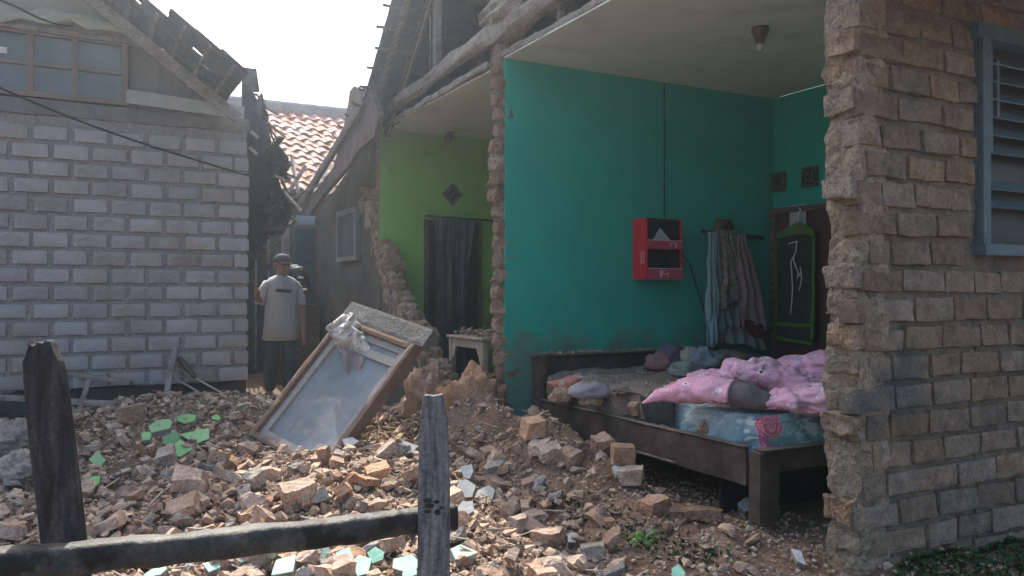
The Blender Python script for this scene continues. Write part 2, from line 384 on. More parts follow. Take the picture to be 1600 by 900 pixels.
for k in range(6):
    b = MB(); b.rbox((0, 0, 0), (.17, .135, .115), (5, 6, 5), .022, 15, k * 3, rounding=.012); pv.append(b.mesh('brick', BROKEN))
pm = []
for k in range(4):
    b = MB(); b.rbox((0, 0, 0), (.15, .125, .05), (5, 6, 3), .018, 15, k * 5, rounding=.012); pm.append(b.mesh('mortar_lump', MORTAR_PALE))
for i in range(25):
    z = .06 + i * .12
    wob = -.012 + .015 * math.sin(i * .9) + (.035 if 15 <= i <= 18 else 0)
    if z > 2.85: wob -= .03
    inst('brick', pv[i % 6], (2.82 - wob * .5, T0 + .085 + wob * .4, z), (0, 0, r_.uniform(-.1, .1)), (1, 1 + (.15 if 15 <= i <= 18 else 0), 1.05), PW)
    inst('mortar_lump', pm[i % 4], (2.825 - wob * .4, T0 + .085 + wob * .4, z + .06), (0, 0, r_.uniform(-.2, .2)), (1, 1, 1), PW)

BW = thing('rear_bedroom_wall', (5.49, 2.4, 0), 'shaded teal end wall of the bedroom with two pierced vent blocks', 'wall')
m = MB(); m.box((5.49, YB + TH + .02, 0), (5.60, T0 - .002, 2.87)); m.build('plaster', TEAL, BW)
VENT = mat('vent_block', [(.06, .07, .06), (.12, .13, .11)], 12, bump=.3, rand=.1)
for (px, py) in ((1215, 285), (1265, 276)):
    c = onX(px, py, 5.47)
    b = MB(); s = .085
    b.box((5.46, c.y - s, c.z - s), (5.485, c.y + s, c.z - s + .02)); b.box((5.46, c.y - s, c.z + s - .02), (5.485, c.y + s, c.z + s))
    b.box((5.46, c.y - s, c.z - s + .02), (5.485, c.y - s + .02, c.z + s - .02)); b.box((5.46, c.y + s - .02, c.z - s + .02), (5.485, c.y + s, c.z + s - .02))
    for a in range(4):
        M_ = Matrix.Translation((5.472, c.y, c.z)) @ Matrix.Rotation(R(45 + 90 * a), 4, 'X')
        b.box((-.008, .028, -.01), (.008, .10, .01), M_); b.box((-.008, .028, .01), (.008, .042, .03), M_); b.box((-.008, .028, -.03), (.008, .042, -.01), M_)
    o = b.build('vent_block', VENT, BW)
    b = MB(); b.box((5.482, c.y - s + .01, c.z - s + .01), (5.489, c.y + s - .01, c.z + s - .01)); b.build('dark_opening', BLACK, o)

GW = thing('green_room_wall', (2.8, 8.18, 0), 'lime green painted rear wall of the smaller room, brick showing at its left end', 'wall')
m = MB(); m.box((2.80, 8.18, 0), (5.5, 8.20, 2.87)); m.build('plaster', GREEN, GW)
m = MB(); m.box((2.93, 8.20, 0), (5.6, 8.32, 2.95)); m.rbox((2.86, 8.275, 2.35), (.11, .12, 1.15), (4, 5, 50), .014, 12, 5, rounding=0); m.build('masonry', MORTAR_PALE, GW)
m = MB(); m.box((5.45, T1 + .013, 0), (5.6, 8.178, 2.87)); m.build('side_plaster', GREEN, GW)
for i in range(9):
    z = 1.92 + i * .12
    inst('brick', pv[(i + 2) % 6], (2.868 + r_.uniform(-.012, .012), 8.285, z), (0, 0, r_.uniform(-.15, .15)), (.8, .95, 1.12), GW)
c = onY(707, 304, 8.17)
b = MB(); M_ = Matrix.Translation(c) @ Matrix.Rotation(R(45), 4, 'Y'); s = .085
b.box((-s, -.01, -s), (s, .008, -s + .035), M_); b.box((-s, -.01, s - .035), (s, .008, s), M_); b.box((-s, -.01, -s + .035), (-s + .035, .008, s - .035), M_); b.box((s - .035, -.01, -s + .035), (s, .008, s - .035), M_)
b.box((-.015, -.012, -s + .035), (.015, .006, s - .035), M_); vb = b.build('vent_block', VENT, GW)
b = MB(); b.box((-s + .005, .0, -s + .005), (s - .005, .0095, s - .005), M_); b.build('dark_opening', BLACK, vb)

# ceilings: boards with visible joints
def ceiling(name, x0, x1, y0, y1, z, nx_, ny_, jag, label_kind):
    C = bpy.data.objects.new(name, None); COL.objects.link(C); C.location = (x0, y0, z); C['kind'] = 'structure'
    for i in range(nx_):
        for j in range(ny_):
            a0 = x0 + (x1 - x0) * i / nx_; a1 = x0 + (x1 - x0) * (i + 1) / nx_; b0 = y0 + (y1 - y0) * j / ny_; b1 = y0 + (y1 - y0) * (j + 1) / ny_
            m = MB(); gp = .0026; dz = rnd.uniform(-.0008, .0008)
            sag = lambda u, v: V(a0 + gp + (a1 - a0 - 2 * gp) * u, b0 + gp + (b1 - b0 - 2 * gp) * v, z + dz - .0008 * math.sin(u * math.pi) * math.sin(v * math.pi) + (0.0))
            m.grid(sag, 6, 6, False); o = m.build('ceiling_board', CEIL, C); solid(o, .012, 1)
    m = MB(); m.box((x0 + .05, y0 + .02, z + .02), (x1, y1 - .02, z + .035)); m.build('light_stop_board', WOODD, C)  # added dark sheet above the boards, stops light leaking through the joints
    return C
ceiling('bedroom_ceiling', 2.78, 5.49, YB + TH, T0, 2.87, 2, 3, 0, '')
ceiling('small_room_ceiling', 2.80, 5.49, T1, 8.18, 2.84, 2, 2, 0, '')

# ring beam, ceiling edge battens, roof frame
def roofz(y): return 2.97 + .89 * (7.88 - y)
RIDGE_Y = 5.15
RF = thing('house_roof', (2.6, 5.3, 2.9), 'dark roof over the open rooms with its timber frame showing in the bare gable', 'roof')
m = MB()
pts = [V(2.80 + .01 * math.sin(k * 1.3), YB + .1 + k * .28, 3.10 - .11 * sst(5.6, 8.3, YB + k * .28)) for k in range(22)]
m.loft(pts, [(.055 + .02 * noise.noise(V(k * .7, 1, 1)) + .05 * math.exp(-((YB + k * .28 - 5.3) / .35) ** 2), .055 + .02 * noise.noise(V(k * .6, 4, 1)) + .05 * math.exp(-((YB + k * .28 - 5.3) / .35) ** 2)) for k in range(22)], V(0, 0, 1), 14, .03, 3, False, 14, power=3.0)
m.build('ring_beam', CONC, RF)
m = MB(); m.beam((2.84, YB + .1, 2.905), (2.80, 5.38, 2.905), .07, .05, n=60, amp=.014, seed=1); m.build('edge_batten', CONC, RF)
m = MB(); m.beam((2.80, 5.62, 2.89), (2.83, 8.25, 2.86), .07, .055, n=60, amp=.014, seed=2); m.build('edge_batten', CONC, RF)
def rbeam(name, a, b_, w_, h_, mt, par, amp=.006, seed=0, n=16):
    m = MB(); m.beam(a, b_, w_, h_, n=n, amp=amp, seed=seed); return m.build(name, mt, par)
# rafters (both slopes), barge rafter at the gable
for k, x in enumerate((2.82, 3.5, 4.2, 4.9, 5.55)):
    rbeam('rafter', (x, 8.05, roofz(8.05) - .06), (x, RIDGE_Y, roofz(RIDGE_Y) - .06), .06, .10, WOODD, RF, seed=k)
    rbeam('rafter', (x, 1.75, roofz(2 * RIDGE_Y - 1.75) - .06), (x, RIDGE_Y, roofz(RIDGE_Y) - .06), .06, .10, WOODD, RF, seed=k + 9)
rbeam('barge_board', (2.62, 8.0, roofz(8.0) - .03), (2.60, RIDGE_Y, roofz(RIDGE_Y) - .03), .03, .20, WOODD, RF)
rbeam('barge_board', (2.62, 1.75, roofz(2 * RIDGE_Y - 1.75) - .02), (2.62, RIDGE_Y, roofz(RIDGE_Y) - .02), .03, .16, WOODG, RF)
rbeam('lath', (2.80, 7.95, roofz(7.95) - .16), (2.80, RIDGE_Y, roofz(RIDGE_Y) - .16), .01, .012, WOODP, RF)
for k in range(17):
    y = 7.86 - k * .165
    rbeam('batten', (2.44 + rnd.uniform(-.03, .03), y, roofz(y) + .005), (5.7, y, roofz(y) + .005), .03, .025, WOODD, RF, .002, k, 6)
for k in range(18):
    y = 2 * RIDGE_Y - 7.86 - .5 + k * .18
    rbeam('batten', (2.48, y, roofz(2 * RIDGE_Y - y) + .005), (5.7, y, roofz(2 * RIDGE_Y - y) + .005), .03, .025, WOODD, RF, .002, k, 6)
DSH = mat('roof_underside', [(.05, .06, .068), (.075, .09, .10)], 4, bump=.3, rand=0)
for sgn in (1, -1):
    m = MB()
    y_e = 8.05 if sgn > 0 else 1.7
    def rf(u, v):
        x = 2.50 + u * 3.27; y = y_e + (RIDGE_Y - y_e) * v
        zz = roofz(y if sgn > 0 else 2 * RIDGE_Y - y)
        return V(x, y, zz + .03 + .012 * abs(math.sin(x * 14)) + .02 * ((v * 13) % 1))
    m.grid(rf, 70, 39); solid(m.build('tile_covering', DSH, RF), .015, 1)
# posts and hangers in the open gable
for (px, y0, y1, w_) in ((683, -40, 118, .075), (600, 128, 172, .03), (771, 118, 160, .04), (876, -30, 32, .045), (790, 60, 105, .09), (672, -20, 110, .012)):
    a = onX(px, y0, 2.88); c = onX(px, y1, 2.88); c.x = a.x; c.y = a.y
    rbeam('post' if w_ > .05 else 'hanger', a + V(0, 0, .25), c, w_, w_, WOODG, RF, .004, px)
rbeam('tie_beam', (4.2, 2.4, 3.05), (4.2, 8.0, 3.05), .09, .12, WOODD, RF)
rbeam('purlin', (2.7, 6.75, roofz(6.75) - .15), (5.6, 6.75, roofz(6.75) - .15), .09, .1, WOODD, RF)
rbeam('brace', (3.6, 5.6, 3.1), (3.6, 7.0, roofz(7.0) - .15), .05, .06, WOODD, RF)
m = MB(); m.loft([V(2.78, 5.0 + k * .11, 3.2 + .005 * k) for k in range(7)], [(.07, .05), (.1, .11), (.11, .13), (.11, .12), (.1, .1), (.09, .08), (.05, .05)], V(0, 0, 1), 20, .045, 7, False, 16)
m.build('mortar_clump', CONC, RF)

# door in the bedroom end wall
DOORM = mat('dark_red_door', [(.075, .03, .028), (.11, .045, .04)], 6, rough=.6, bump=.2, rand=0, stretch=(6, 6, 1))
dtop = onX(1250, 322, 5.44).z
y_l, y_r = onX(1208, 400, 5.44).y, 4.55
D = thing('bedroom_door', (5.44, 4.9, 0), 'dark red wooden door at the back of the bedroom behind the green hanging organiser', 'door')
m = MB(); m.box((5.45, 4.2, 0), (5.482, y_l - .04, dtop - .05)); m.build('door_leaf', DOORM, D)
m = MB(); m.box((5.42, y_l - .04, 0), (5.488, y_l + .02, dtop)); m.box((5.42, 4.14, dtop - .05), (5.488, y_l - .04, dtop)); m.box((5.42, 4.14, 0), (5.488, 4.2, dtop - .05)); m.build('door_frame', WOODD, D)

# ------------------------------------------------------------------ standing part of the side wall, with small window
SW = thing('side_wall', (2.8, 9.0, 0), 'grey plastered side wall left of the green room, torn diagonally to bare brick', 'wall')
prof = [(565, 297), (578, 330), (584, 362), (592, 385), (599, 410), (604, 440), (612, 462), (622, 478), (632, 492), (645, 512), (650, 530), (664, 560), (682, 585), (697, 612), (703, 650), (704, 700)]
edge = [onX(px, py, 2.8) for px, py in prof]
edge2 = []
for i in range(len(edge) - 1):
    for k in range(3):
        p = edge[i].lerp(edge[i + 1], k / 3); edge2.append(V(2.8, p.y + rnd.uniform(-.02, .02), p.z + rnd.uniform(-.02, .02)))
edge2.append(edge[-1])
edge2[-1].z = -.1
wy0, wy1 = onX(562, 350, 2.8).y, onX(531, 350, 2.8).y
wz0, wz1 = 1.50, 2.10
def wall_top(y): return 2.92 - .29 * max(0, y - 8.1)
# polygon strips around the window hole
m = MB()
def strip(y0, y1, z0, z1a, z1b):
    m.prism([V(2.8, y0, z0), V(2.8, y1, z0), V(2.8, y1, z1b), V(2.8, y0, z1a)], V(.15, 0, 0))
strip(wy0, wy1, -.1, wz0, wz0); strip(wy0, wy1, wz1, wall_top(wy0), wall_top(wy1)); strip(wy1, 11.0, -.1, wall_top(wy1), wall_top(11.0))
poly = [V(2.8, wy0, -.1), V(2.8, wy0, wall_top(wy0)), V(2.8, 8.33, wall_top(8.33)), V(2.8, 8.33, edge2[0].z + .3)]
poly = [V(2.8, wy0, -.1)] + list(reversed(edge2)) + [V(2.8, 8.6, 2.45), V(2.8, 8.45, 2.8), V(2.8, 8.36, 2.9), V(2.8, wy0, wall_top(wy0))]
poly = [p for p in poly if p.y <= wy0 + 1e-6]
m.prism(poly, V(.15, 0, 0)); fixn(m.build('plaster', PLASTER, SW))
# individual bricks along the torn edge
ev = []
for k in range(8):
    b = MB(); b.rbox((0, 0, 0), (.13, .20, .085), (4, 6, 4), .012, 14, k * 5, rounding=.008); ev.append(b.mesh('brick', BROKEN if k % 3 else TORN))
for i in range(0, len(edge2) - 1, 2):
    p = edge2[i]; b = MB(); b.rbox((2.878, p.y - .02, p.z - .12), (.16, .22, .32), (6, 8, 12), .035, 11, i, rounding=.01); b.build('mortar_lump', TORN if i % 4 else BROKEN, SW)
for i in range(len(edge2) - 1):
    p = edge2[i]
    for q in range(2):
        inst('brick', ev[(i + q * 3) % 8], (2.885 + q * .03 + r_.uniform(-.015, .015), p.y - .02 - q * .03 + r_.uniform(-.02, .02), p.z - .035 + r_.uniform(-.02, .02)),
             (r_.uniform(-.3, .3), r_.uniform(-.2, .2), r_.uniform(-.3, .3)), (1, r_.uniform(.6, .95), r_.uniform(.8, 1.4)), SW)
WIN = mat('pale_blue_frame', [(.17, .20, .21), (.25, .28, .29)], 6, bump=.2, rand=0)
SWN = thing('small_window', (2.78, (wy0 + wy1) / 2, wz0), 'small white framed window in the grey plaster side wall', 'window')
m = MB(); fy = .06
m.box((2.75, wy0, wz1 - .06), (2.83, wy1, wz1)); m.box((2.75, wy0, wz0), (2.83, wy1, wz0 + .05)); m.box((2.75, wy0, wz0 + .05), (2.83, wy0 + fy, wz1 - .06)); m.box((2.75, wy1 - fy, wz0 + .05), (2.83, wy1, wz1 - .06))
m.build('frame', WIN, SWN)
GL = mat('dusty_glass', [(.10, .13, .15), (.15, .19, .21)], 4, rough=.25, bump=0, rand=0, spec=.5)
m = MB(); m.box((2.80, wy0 + fy, wz0 + .05), (2.806, wy1 - fy, wz1 - .06)); m.build('pane', GL, SWN)

# lower roof over the rear extension
ER = thing('extension_roof', (2.6, 9.3, 2.6), 'old brown tile roof sagging over the rear of the house, left of the gable', 'roof')
def tile_mesh(name, mt, wd=.22, ln=.28, h=.035):
    m = MB()
    def f(u, v):
        return V((u - .5) * wd * 1.08, (v - .5) * ln, h * math.sin(u * 2 * math.pi) * .6 + .012 * (1 - v))
    m.grid(f, 8, 2, True)
    def f2(u, v):
        q = f(u, 0); q.z -= .018 * v; return q
    m.grid(f2, 8, 1, True)
    return m.mesh(name, mt)
TD = tile_mesh('roof_tile', TILED); TRD = tile_mesh('roof_tile', TILE)
sl_a = math.atan(.30)
for i in range(11):
    for j in range(5):
        y = 7.75 + i * .24; x = 2.58 + j * .22
        zz = 3.12 - .29 * (y - 7.75) - .03 * math.sin((y - 7.75) * 1.2)
        inst('roof_tile', TD, (x, y, zz + r_.uniform(-.008, .008)), (-sl_a + r_.uniform(-.03, .03), r_.uniform(-.05, .05), math.pi + r_.uniform(-.05, .05)), (1, 1, 1), ER)
for k in range(3):
    rbeam('rafter', (2.5 + k * .5, 7.8, 3.02), (2.5 + k * .5, 10.5, 2.22), .05, .1, WOODD, ER)
m = MB()
m.prism([onX(x, y, 2.52) for x, y in ((546, 142), (553, 134), (562, 140), (570, 134), (580, 139), (592, 178), (584, 214), (562, 232), (541, 262), (508, 300), (482, 336), (472, 334), (497, 292), (520, 262), (530, 230), (541, 178))], V(.05, 0, 0)); fixn(m.build('hanging_edge', TILED, ER))
# ------------------------------------------------------------------ house at the left: block wall
YL = 7.70; XC = 1.376
LW = thing('block_wall', (XC, YL, 0), 'grey concrete block wall of the left house with some diamond patterned blocks', 'wall')
m = MB(); m.rbox(((-3.2 + XC - .012) / 2, YL + .098, 1.47), (XC + 3.188, .2, 2.26), (150, 2, 80), .012, 9, 3, rounding=0); m.box((XC - .15, YL + .21, 0), (XC - .012, 12, 2.6)); m.build('mortar', BLOCKMORT, LW)
m = MB(); m.rbox((-.9, YL + .12, .13), (4.54, .2, .42), (60, 2, 8), .012, 8, 2); m.build('plinth', PLINTH, LW)
lv = []
for k in range(6):
    b = MB(); b.rbox((0, 0, 0), (.260, .06, .121), (6, 2, 3), .003, 12, k * 4, rounding=.006); lv.append(b.mesh('block', BLOCK))
dv = []
for k in range(3):
    b = MB(); b.rbox((0, 0, 0), (.260, .06, .121), (6, 2, 3), .003, 12, k * 4 + 50, rounding=.006)
    for s in (.95, .62, .3):
        a, c2 = .112 * s, .046 * s
        q = [V(-a, -.031, 0), V(0, -.031, c2), V(a, -.031, 0), V(0, -.031, -c2)]
        for i in range(4):
            b.beam(q[i], q[(i + 1) % 4], .007, .006, up=V(0, 1, 0))
    dv.append(b.mesh('block', BLOCK))
hv = []
for k in range(3):
    b = MB(); b.rbox((0, 0, 0), (.128, .06, .121), (3, 2, 3), .003, 12, k * 4 + 90, rounding=.006); hv.append(b.mesh('block', BLOCK))
rr = random.Random(12)
PIT = .287; RH = .1455
for i in range(15):
    z = .405 + i * RH
    x = XC - (.125 + .005) if i % 2 == 0 else XC - .125 - .15
    if i % 2: inst('block', rr.choice(hv), (XC - .063, YL, z), (0, 0, 0), (1, 1, 1), LW)
    while x > -1.9:
        pr = .15 + (.5 if 4 <= i <= 10 and x < .9 else 0) * (1 if x < .5 else .5)
        inst('block', rr.choice(dv if rr.random() < pr else lv), (x + rr.uniform(-.005, .005), YL + rr.uniform(-.003, .003), z + rr.uniform(-.003, .003)),
             (rr.uniform(-.01, .01), rr.uniform(-.012, .012), rr.uniform(-.012, .012)), (rr.uniform(.93, 1.04), 1, rr.uniform(.90, 1.04)), LW)
        x -= PIT
# beam above blocks
m = MB(); m.rbox((-.9, YL + .08, 2.65), (4.55, .22, .13), (70, 2, 4), .012, 7, 4); m.build('ring_beam', mat('grey_beam', [(.15, .155, .16), (.22, .22, .215)], 5, bump=.5, rand=0), LW)

LUB = None
LU = thing('upper_gable', (0, YL, 2.7), 'timber upper gable of the left house with plywood sheets above the block wall', 'gable')
PLY = mat('grey_plywood', [(.20, .205, .20), (.28, .28, .265)], 4, bump=.2, rand=.12, stretch=(4, 4, 1))
PALE = mat('pale_sheet', [(.34, .38, .35), (.44, .47, .42)], 3, bump=.25, rand=0, patch=((.23, .23, .22), 2.4, .52, .05))
def lz(x): return 3.61 - .745 * x
def panel(name, x0, x1, z0, y, mt, th=.02, zt=None):
    m = MB(); a = lz(x0) if zt is None else zt; b_ = lz(x1) if zt is None else zt
    m.prism([V(x0, y, z0), V(x1, y, z0), V(x1, y, max(z0 + .01, b_)), V(x0, y, max(z0 + .01, a))], V(0, th, 0)); return fixn(m.build(name, mt, LU))
for (x0, x1) in ((.40, .62), (.625, .90), (.905, 1.2)):
    panel('plywood_sheet', x0, x1 , 2.72, YL + .06 + (.01 if x0 > .9 else 0), PLY)
panel('pale_sheet', -2.2, .62, 3.32, YL + .03, PALE)
panel('sky_stop_panel', -2.6, 1.1, 2.5, YL + .16, PLY)  # unseen panel added to close the gap where sky showed through
m = MB(); m.beam((.36, YL - .11, 2.79), (1.32, YL - .11, 2.745), .025, .12, n=30, amp=.005); m.build('fascia_board', mat('pale_board', [(.34, .37, .37), (.45, .46, .43)], 6, bump=.3, rand=0), LU)
m = MB(); m.beam((-2.2, YL - .03, 3.30), (.5, YL - .03, 3.27), .05, .05, n=40, amp=.008); m.build('window_head', WOODG, LU)
# torn strip lying on the window head
m = MB(); m.loft([V(-1.0 + .12 * k, YL - .07, 3.38 + .02 * math.sin(k)) for k in range(12)], [(.02, .05 + .03 * math.sin(k * 2.2)) for k in range(12)], V(0, 0, 1), 10, .04, 5, False, 10); m.build('torn_lining', PALE, LU)

LWN = thing('gable_window', (-.3, YL, 2.74), 'wooden casement window with six or more small panes in the left house gable', 'window')
FR = mat('brown_grey_frame', [(.20, .155, .135), (.28, .225, .20)], 7, bump=.3, rand=0)
xs = [.355, -.02, -.34, -.66, -1.0]
m = MB(); m.box((-1.05, YL - .03, 2.73), (.385, YL + .06, 2.775)); m.box((-1.05, YL - .03, 3.235), (.385, YL + .06, 3.275)); m.build('frame', FR, LWN)
for x in xs:
    b = MB(); b.box((x - .024, YL - .028, 2.775), (x + .024, YL + .058, 3.235)); b.build('mullion', FR, LWN)
PG = mat('bluish_pane', [(.05, .062, .07), (.11, .135, .15)], 2.5, rough=.12, bump=0, rand=.15, spec=.6)
for i in range(4):
    a, c2 = xs[i + 1] + .024, xs[i] - .024
    b = MB(); b.box((a, YL - .018, 2.985), (c2, YL + .04, 3.01)); b.build('glazing_bar', FR, LWN)
    for (z0, z1) in ((2.775, 2.985), (3.01, 3.235)):
        b = MB(); b.box((a, YL + .005, z0), (c2, YL + .010, z1)); b.build('pane', PG, LWN)
b = MB(); b.box((-.64, YL - .004, 3.06), (-.50, YL + .003, 3.11)); b.build('paper_scrap', WHITE, LWN)

# left house roof: rafters, battens, tiles seen from below with gaps
TDL = tile_mesh('roof_tile', TILEGR, h=.018)
LR = thing('left_house_roof', (0, 7.0, 3.6), 'broken tiled roof of the left house, daylight showing through gaps near its edge', 'roof')
la = math.atan(.745)
rbeam('barge_rafter', (1.24, YL - .28, lz(1.24) - .03), (-1.6, YL - .28, lz(-1.6) - .03), .045, .10, WOODG, LR)
for y, e in ((8.6, 1.3), (9.5, 1.2)):
    rbeam('rafter', (e, y, lz(e) + .0), (-1.6, y, lz(-1.6) + .0), .045, .07, WOODG, LR)
k = 0; x = 1.06
while x > -1.6:
    y_front = 6.50 + .05 * math.sin(x * 3) + (.2 if x < .55 else 0)
    rbeam('batten', (x, y_front, lz(x) + .05), (x, 11.4, lz(x) + .05), .03, .03, WOODG, LR, .004, k, 10)
    nt_ = int((9.2 - y_front) / .21)
    for j in range(nt_):
        y = y_front + .10 + j * .21
        slot = rr.random() < (.22 if x > .0 else .03) and y < YL
        inst('roof_tile', TD, (x + .02, y, lz(x + .02) + .085 + rr.uniform(-.006, .006)), (rr.uniform(-.05, .05), la + rr.uniform(-.04, .04), 0), (1, 1, 1), LR) if False else \
        inst('roof_tile', TDL, (x, y, lz(x) + .085 + rr.uniform(-.006, .006)), (Matrix.Rotation(la + rr.uniform(-.04, .04), 3, 'Y') @ Matrix.Rotation(R(-90) + rr.uniform(-.04, .04), 3, 'Z')).to_euler(), (.72 if slot else 1.0, .9, 1), LR)
    x -= .175; k += 1
m = MB(); m.grid(lambda u, v: V(-5 + 3.6 * u, 6.9 + 4.5 * v, lz(-1.6) - .745 * abs(-5 + 3.6 * u + 1.6)), 8, 6); solid(m.build('far_slope', TILED, LR), .03, 1)
m = MB(); m.grid(lambda u, v: V(-1.6 + 3.0 * u, 9.1 + 2.3 * v, lz(-1.6 + 3.0 * u) + .09), 8, 6); solid(m.build('tile_covering', TILED, LR), .03, 1)

# fallen eave and timbers hanging in the gap between the houses
FE = thing('collapsed_eave', (1.6, 8.2, 1.9), 'dark collapsed eave hanging down at the corner of the block wall', 'debris')
m = MB()
jg = random.Random(44)
EB = [(388, 118), (396, 132), (403, 150), (412, 168), (421, 195), (424, 235), (436, 268), (446, 300), (441, 325), (436, 345), (424, 372), (412, 385), (404, 405), (395, 420)]
q = []
for i in range(len(EB) - 1):
    for k in range(3):
        x_ = EB[i][0] + (EB[i + 1][0] - EB[i][0]) * k / 3 + jg.uniform(-5, 4); y_ = EB[i][1] + (EB[i + 1][1] - EB[i][1]) * k / 3; q.append(onY(x_, y_, 8.0))
q += [onY(380, 430, 8.0), onY(378, 118, 8.0)]
m.prism(q, V(.05, .35, 0)); fixn(m.build('sheet', mat('dark_eave', [(.045, .05, .056), (.08, .085, .09)], 5, bump=.5, rand=0), FE))
def stick(name, a, b_, w_, h_, mt, par=None, seed=0, amp=.004):
    m = MB(); m.beam(a, b_, w_, h_, n=10, amp=amp, seed=seed); return m.build(name, mt, par)
for i, (x0, y0, x1, y1, t, w_) in enumerate([(410, 165, 428, 300, 7.95, .06), (420, 235, 448, 300, 7.9, .03), (400, 220, 436, 340, 7.85, .035), (392, 205, 404, 216, 7.7, .03), (390, 230, 402, 242, 7.7, .03), (430, 275, 442, 280, 7.7, .05), (436, 318, 446, 330, 7.8, .07), (443, 300, 470, 330, 8.4, .05)]):
    stick('batten', P(x0, y0, t), P(x1, y1, t), w_, .03, WOODG if i not in (3, 4, 5) else WOODP, FE, i)
for i in range(16):
    k = jg.randrange(1, 10); inst('roof_tile', TDL, onY(EB[k][0] + jg.uniform(-10, 8), EB[k][1] + jg.uniform(-8, 8), 7.92), (jg.uniform(-1, 2), jg.uniform(-1, 1), jg.uniform(0, 6)), (.8, .8, 1), FE)
for i in range(14):
    k = jg.randrange(2, 12); a_ = jg.uniform(.3, 1.3); L_ = jg.uniform(14, 40); stick('batten', P(EB[k][0] - 4, EB[k][1] - 4, 7.8), P(EB[k][0] - 4 + L_ * math.cos(a_), EB[k][1] + L_ * math.sin(a_), 8.1), jg.uniform(.012, .03), .015, WOODG if i % 3 else WOODP, FE, i + 20)
for i, (x0, y0, x1, y1, lab) in enumerate([(456, 246, 466, 302, 'pale upright plank of two crossed planks hanging before the red roof'), (478, 258, 451, 300, 'pale slanting plank of two crossed planks hanging before the red roof'), (418, 240, 455, 280, 'thin grey broken lath hanging at the lower left of the red roof'), (452, 312, 540, 268, 'thin curved grey strip along the lower edge of the red roof')]):
    stick('plank', P(x0, y0, 9.6), P(x1, y1, 9.6), .085 if i < 2 else .03, .03, mat('plank_wood_%s' % 'abcd'[i], [(.42, .40, .36), (.58, .56, .52)], 9, bump=.3, rand=0) if i < 2 else WOODG, None, i)
    o = bpy.context.scene.collection.objects[-1]; tag(o, lab, 'plank')

# ------------------------------------------------------------------ house with red tile roof behind
RH_ = thing('red_roof_house', (3, 16, 0), 'house with a sunlit red clay tile roof beyond the alley', 'house')
ry0, rz0, ry1, rz1 = 13.2, 2.75, 16.2, 4.72
ra = math.atan2(rz1 - rz0, ry1 - ry0); rl = math.hypot(rz1 - rz0, ry1 - ry0)
m = MB(); m.box((.8, 13.8, 0), (8, 19, 2.9)); m.build('wall', PLASTER, RH_)
m = MB(); m.prism([V(.3, ry0, rz0 - .1), V(.3, ry1, rz1 - .1), V(.3, 2 * ry1 - ry0, rz0 - .1)], V(8, 0, 0)); fixn(m.build('roof_deck', TILED, RH_))
nr = 14
for i in range(nr):
    for j in range(20):
        d = (i + .5) / nr
        x = .75 + j * .23 + (.02 if i % 2 else 0)
        inst('roof_tile', TRD, (x, ry0 + (ry1 - ry0) * d + .02, rz0 + (rz1 - rz0) * d + .03 + rr.uniform(-.006, .006)), (ra + rr.uniform(-.03, .03) - .04, rr.uniform(-.05, .05), rr.uniform(-.04, .04)), (1.04, .95, 1.15), RH_)
TILEG = mat('grey_ridge', [(.16, .15, .15), (.24, .22, .21)], 6, bump=.4, rand=.1)
for j in range(14):
    b = MB(); x = .5 + j * .33
    b.loft([V(x, ry1, rz1 + .02), V(x + .36, ry1, rz1 + .03)], [(.13, .12), (.14, .125)], V(0, 0, 1), 10, 0); b.build('ridge_tile', TILEG, RH_)
m = MB(); m.box((.5, ry1 - .18, rz1 - .16), (5.6, ry1 - .12, rz1 + .02)); m.build('ridge_mortar', TILEG, RH_)

# TV antenna
AN = thing('tv_antenna', P(348, 130, 20), 'small television antenna on a mast above the left house roof', 'antenna')
m = MB(); m.tube([P(348, 140, 20), P(347, 84, 20)], .02, 6); m.build('mast', WOODG, AN)
for i, (dx, h_) in enumerate(((-4, 8), (-1, 12), (2, 10), (6, 13))):
    b = MB(); b.tube([P(347 + dx, 90, 20), P(347 + dx, 90 - h_, 20)], .013, 5); b.build('element', WOODG, AN)
b = MB(); b.tube([P(342, 89, 20), P(357, 86, 20)], .013, 5); b.build('boom', WOODG, AN)

# ------------------------------------------------------------------ things at the far end of the alley
AW = thing('rear_wall', (2.3, 11.8, 0), 'dim grey wall closing the alley behind the man', 'wall')
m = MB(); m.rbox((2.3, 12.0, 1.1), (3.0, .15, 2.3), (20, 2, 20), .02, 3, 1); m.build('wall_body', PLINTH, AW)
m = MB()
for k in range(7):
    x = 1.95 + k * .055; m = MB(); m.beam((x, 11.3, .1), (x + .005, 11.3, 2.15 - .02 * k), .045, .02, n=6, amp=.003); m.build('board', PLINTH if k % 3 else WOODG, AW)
m = MB(); a = onY(446, 330, 10.6); m.beam((a.x, 10.6, 0), (a.x, 10.6, 2.25), .1, .1, n=14, amp=.006); tag(m.build('post', WOODG), 'grey upright post standing in the alley right behind the man', 'post')
BD = thing('blue_door', (2.85, 11.2, 0), 'blue door with a pale strip on top at the end of the alley', 'door')
a = onY(462, 345, 10.9); c2 = onY(492, 345, 10.9)
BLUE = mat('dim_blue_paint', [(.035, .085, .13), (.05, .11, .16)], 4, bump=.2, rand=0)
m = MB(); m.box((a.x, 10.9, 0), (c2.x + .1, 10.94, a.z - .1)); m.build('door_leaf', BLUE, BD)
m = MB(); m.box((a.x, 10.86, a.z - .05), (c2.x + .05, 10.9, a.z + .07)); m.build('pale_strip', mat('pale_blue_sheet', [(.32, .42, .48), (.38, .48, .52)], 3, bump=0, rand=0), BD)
m = MB(); m.rbox((2.55, 11.1, 2.45), (.9, .5, .12), (10, 5, 2), .04, 5, 3); tag(m.build('awning', TILED), 'small dark sagging awning over the blue door', 'awning')
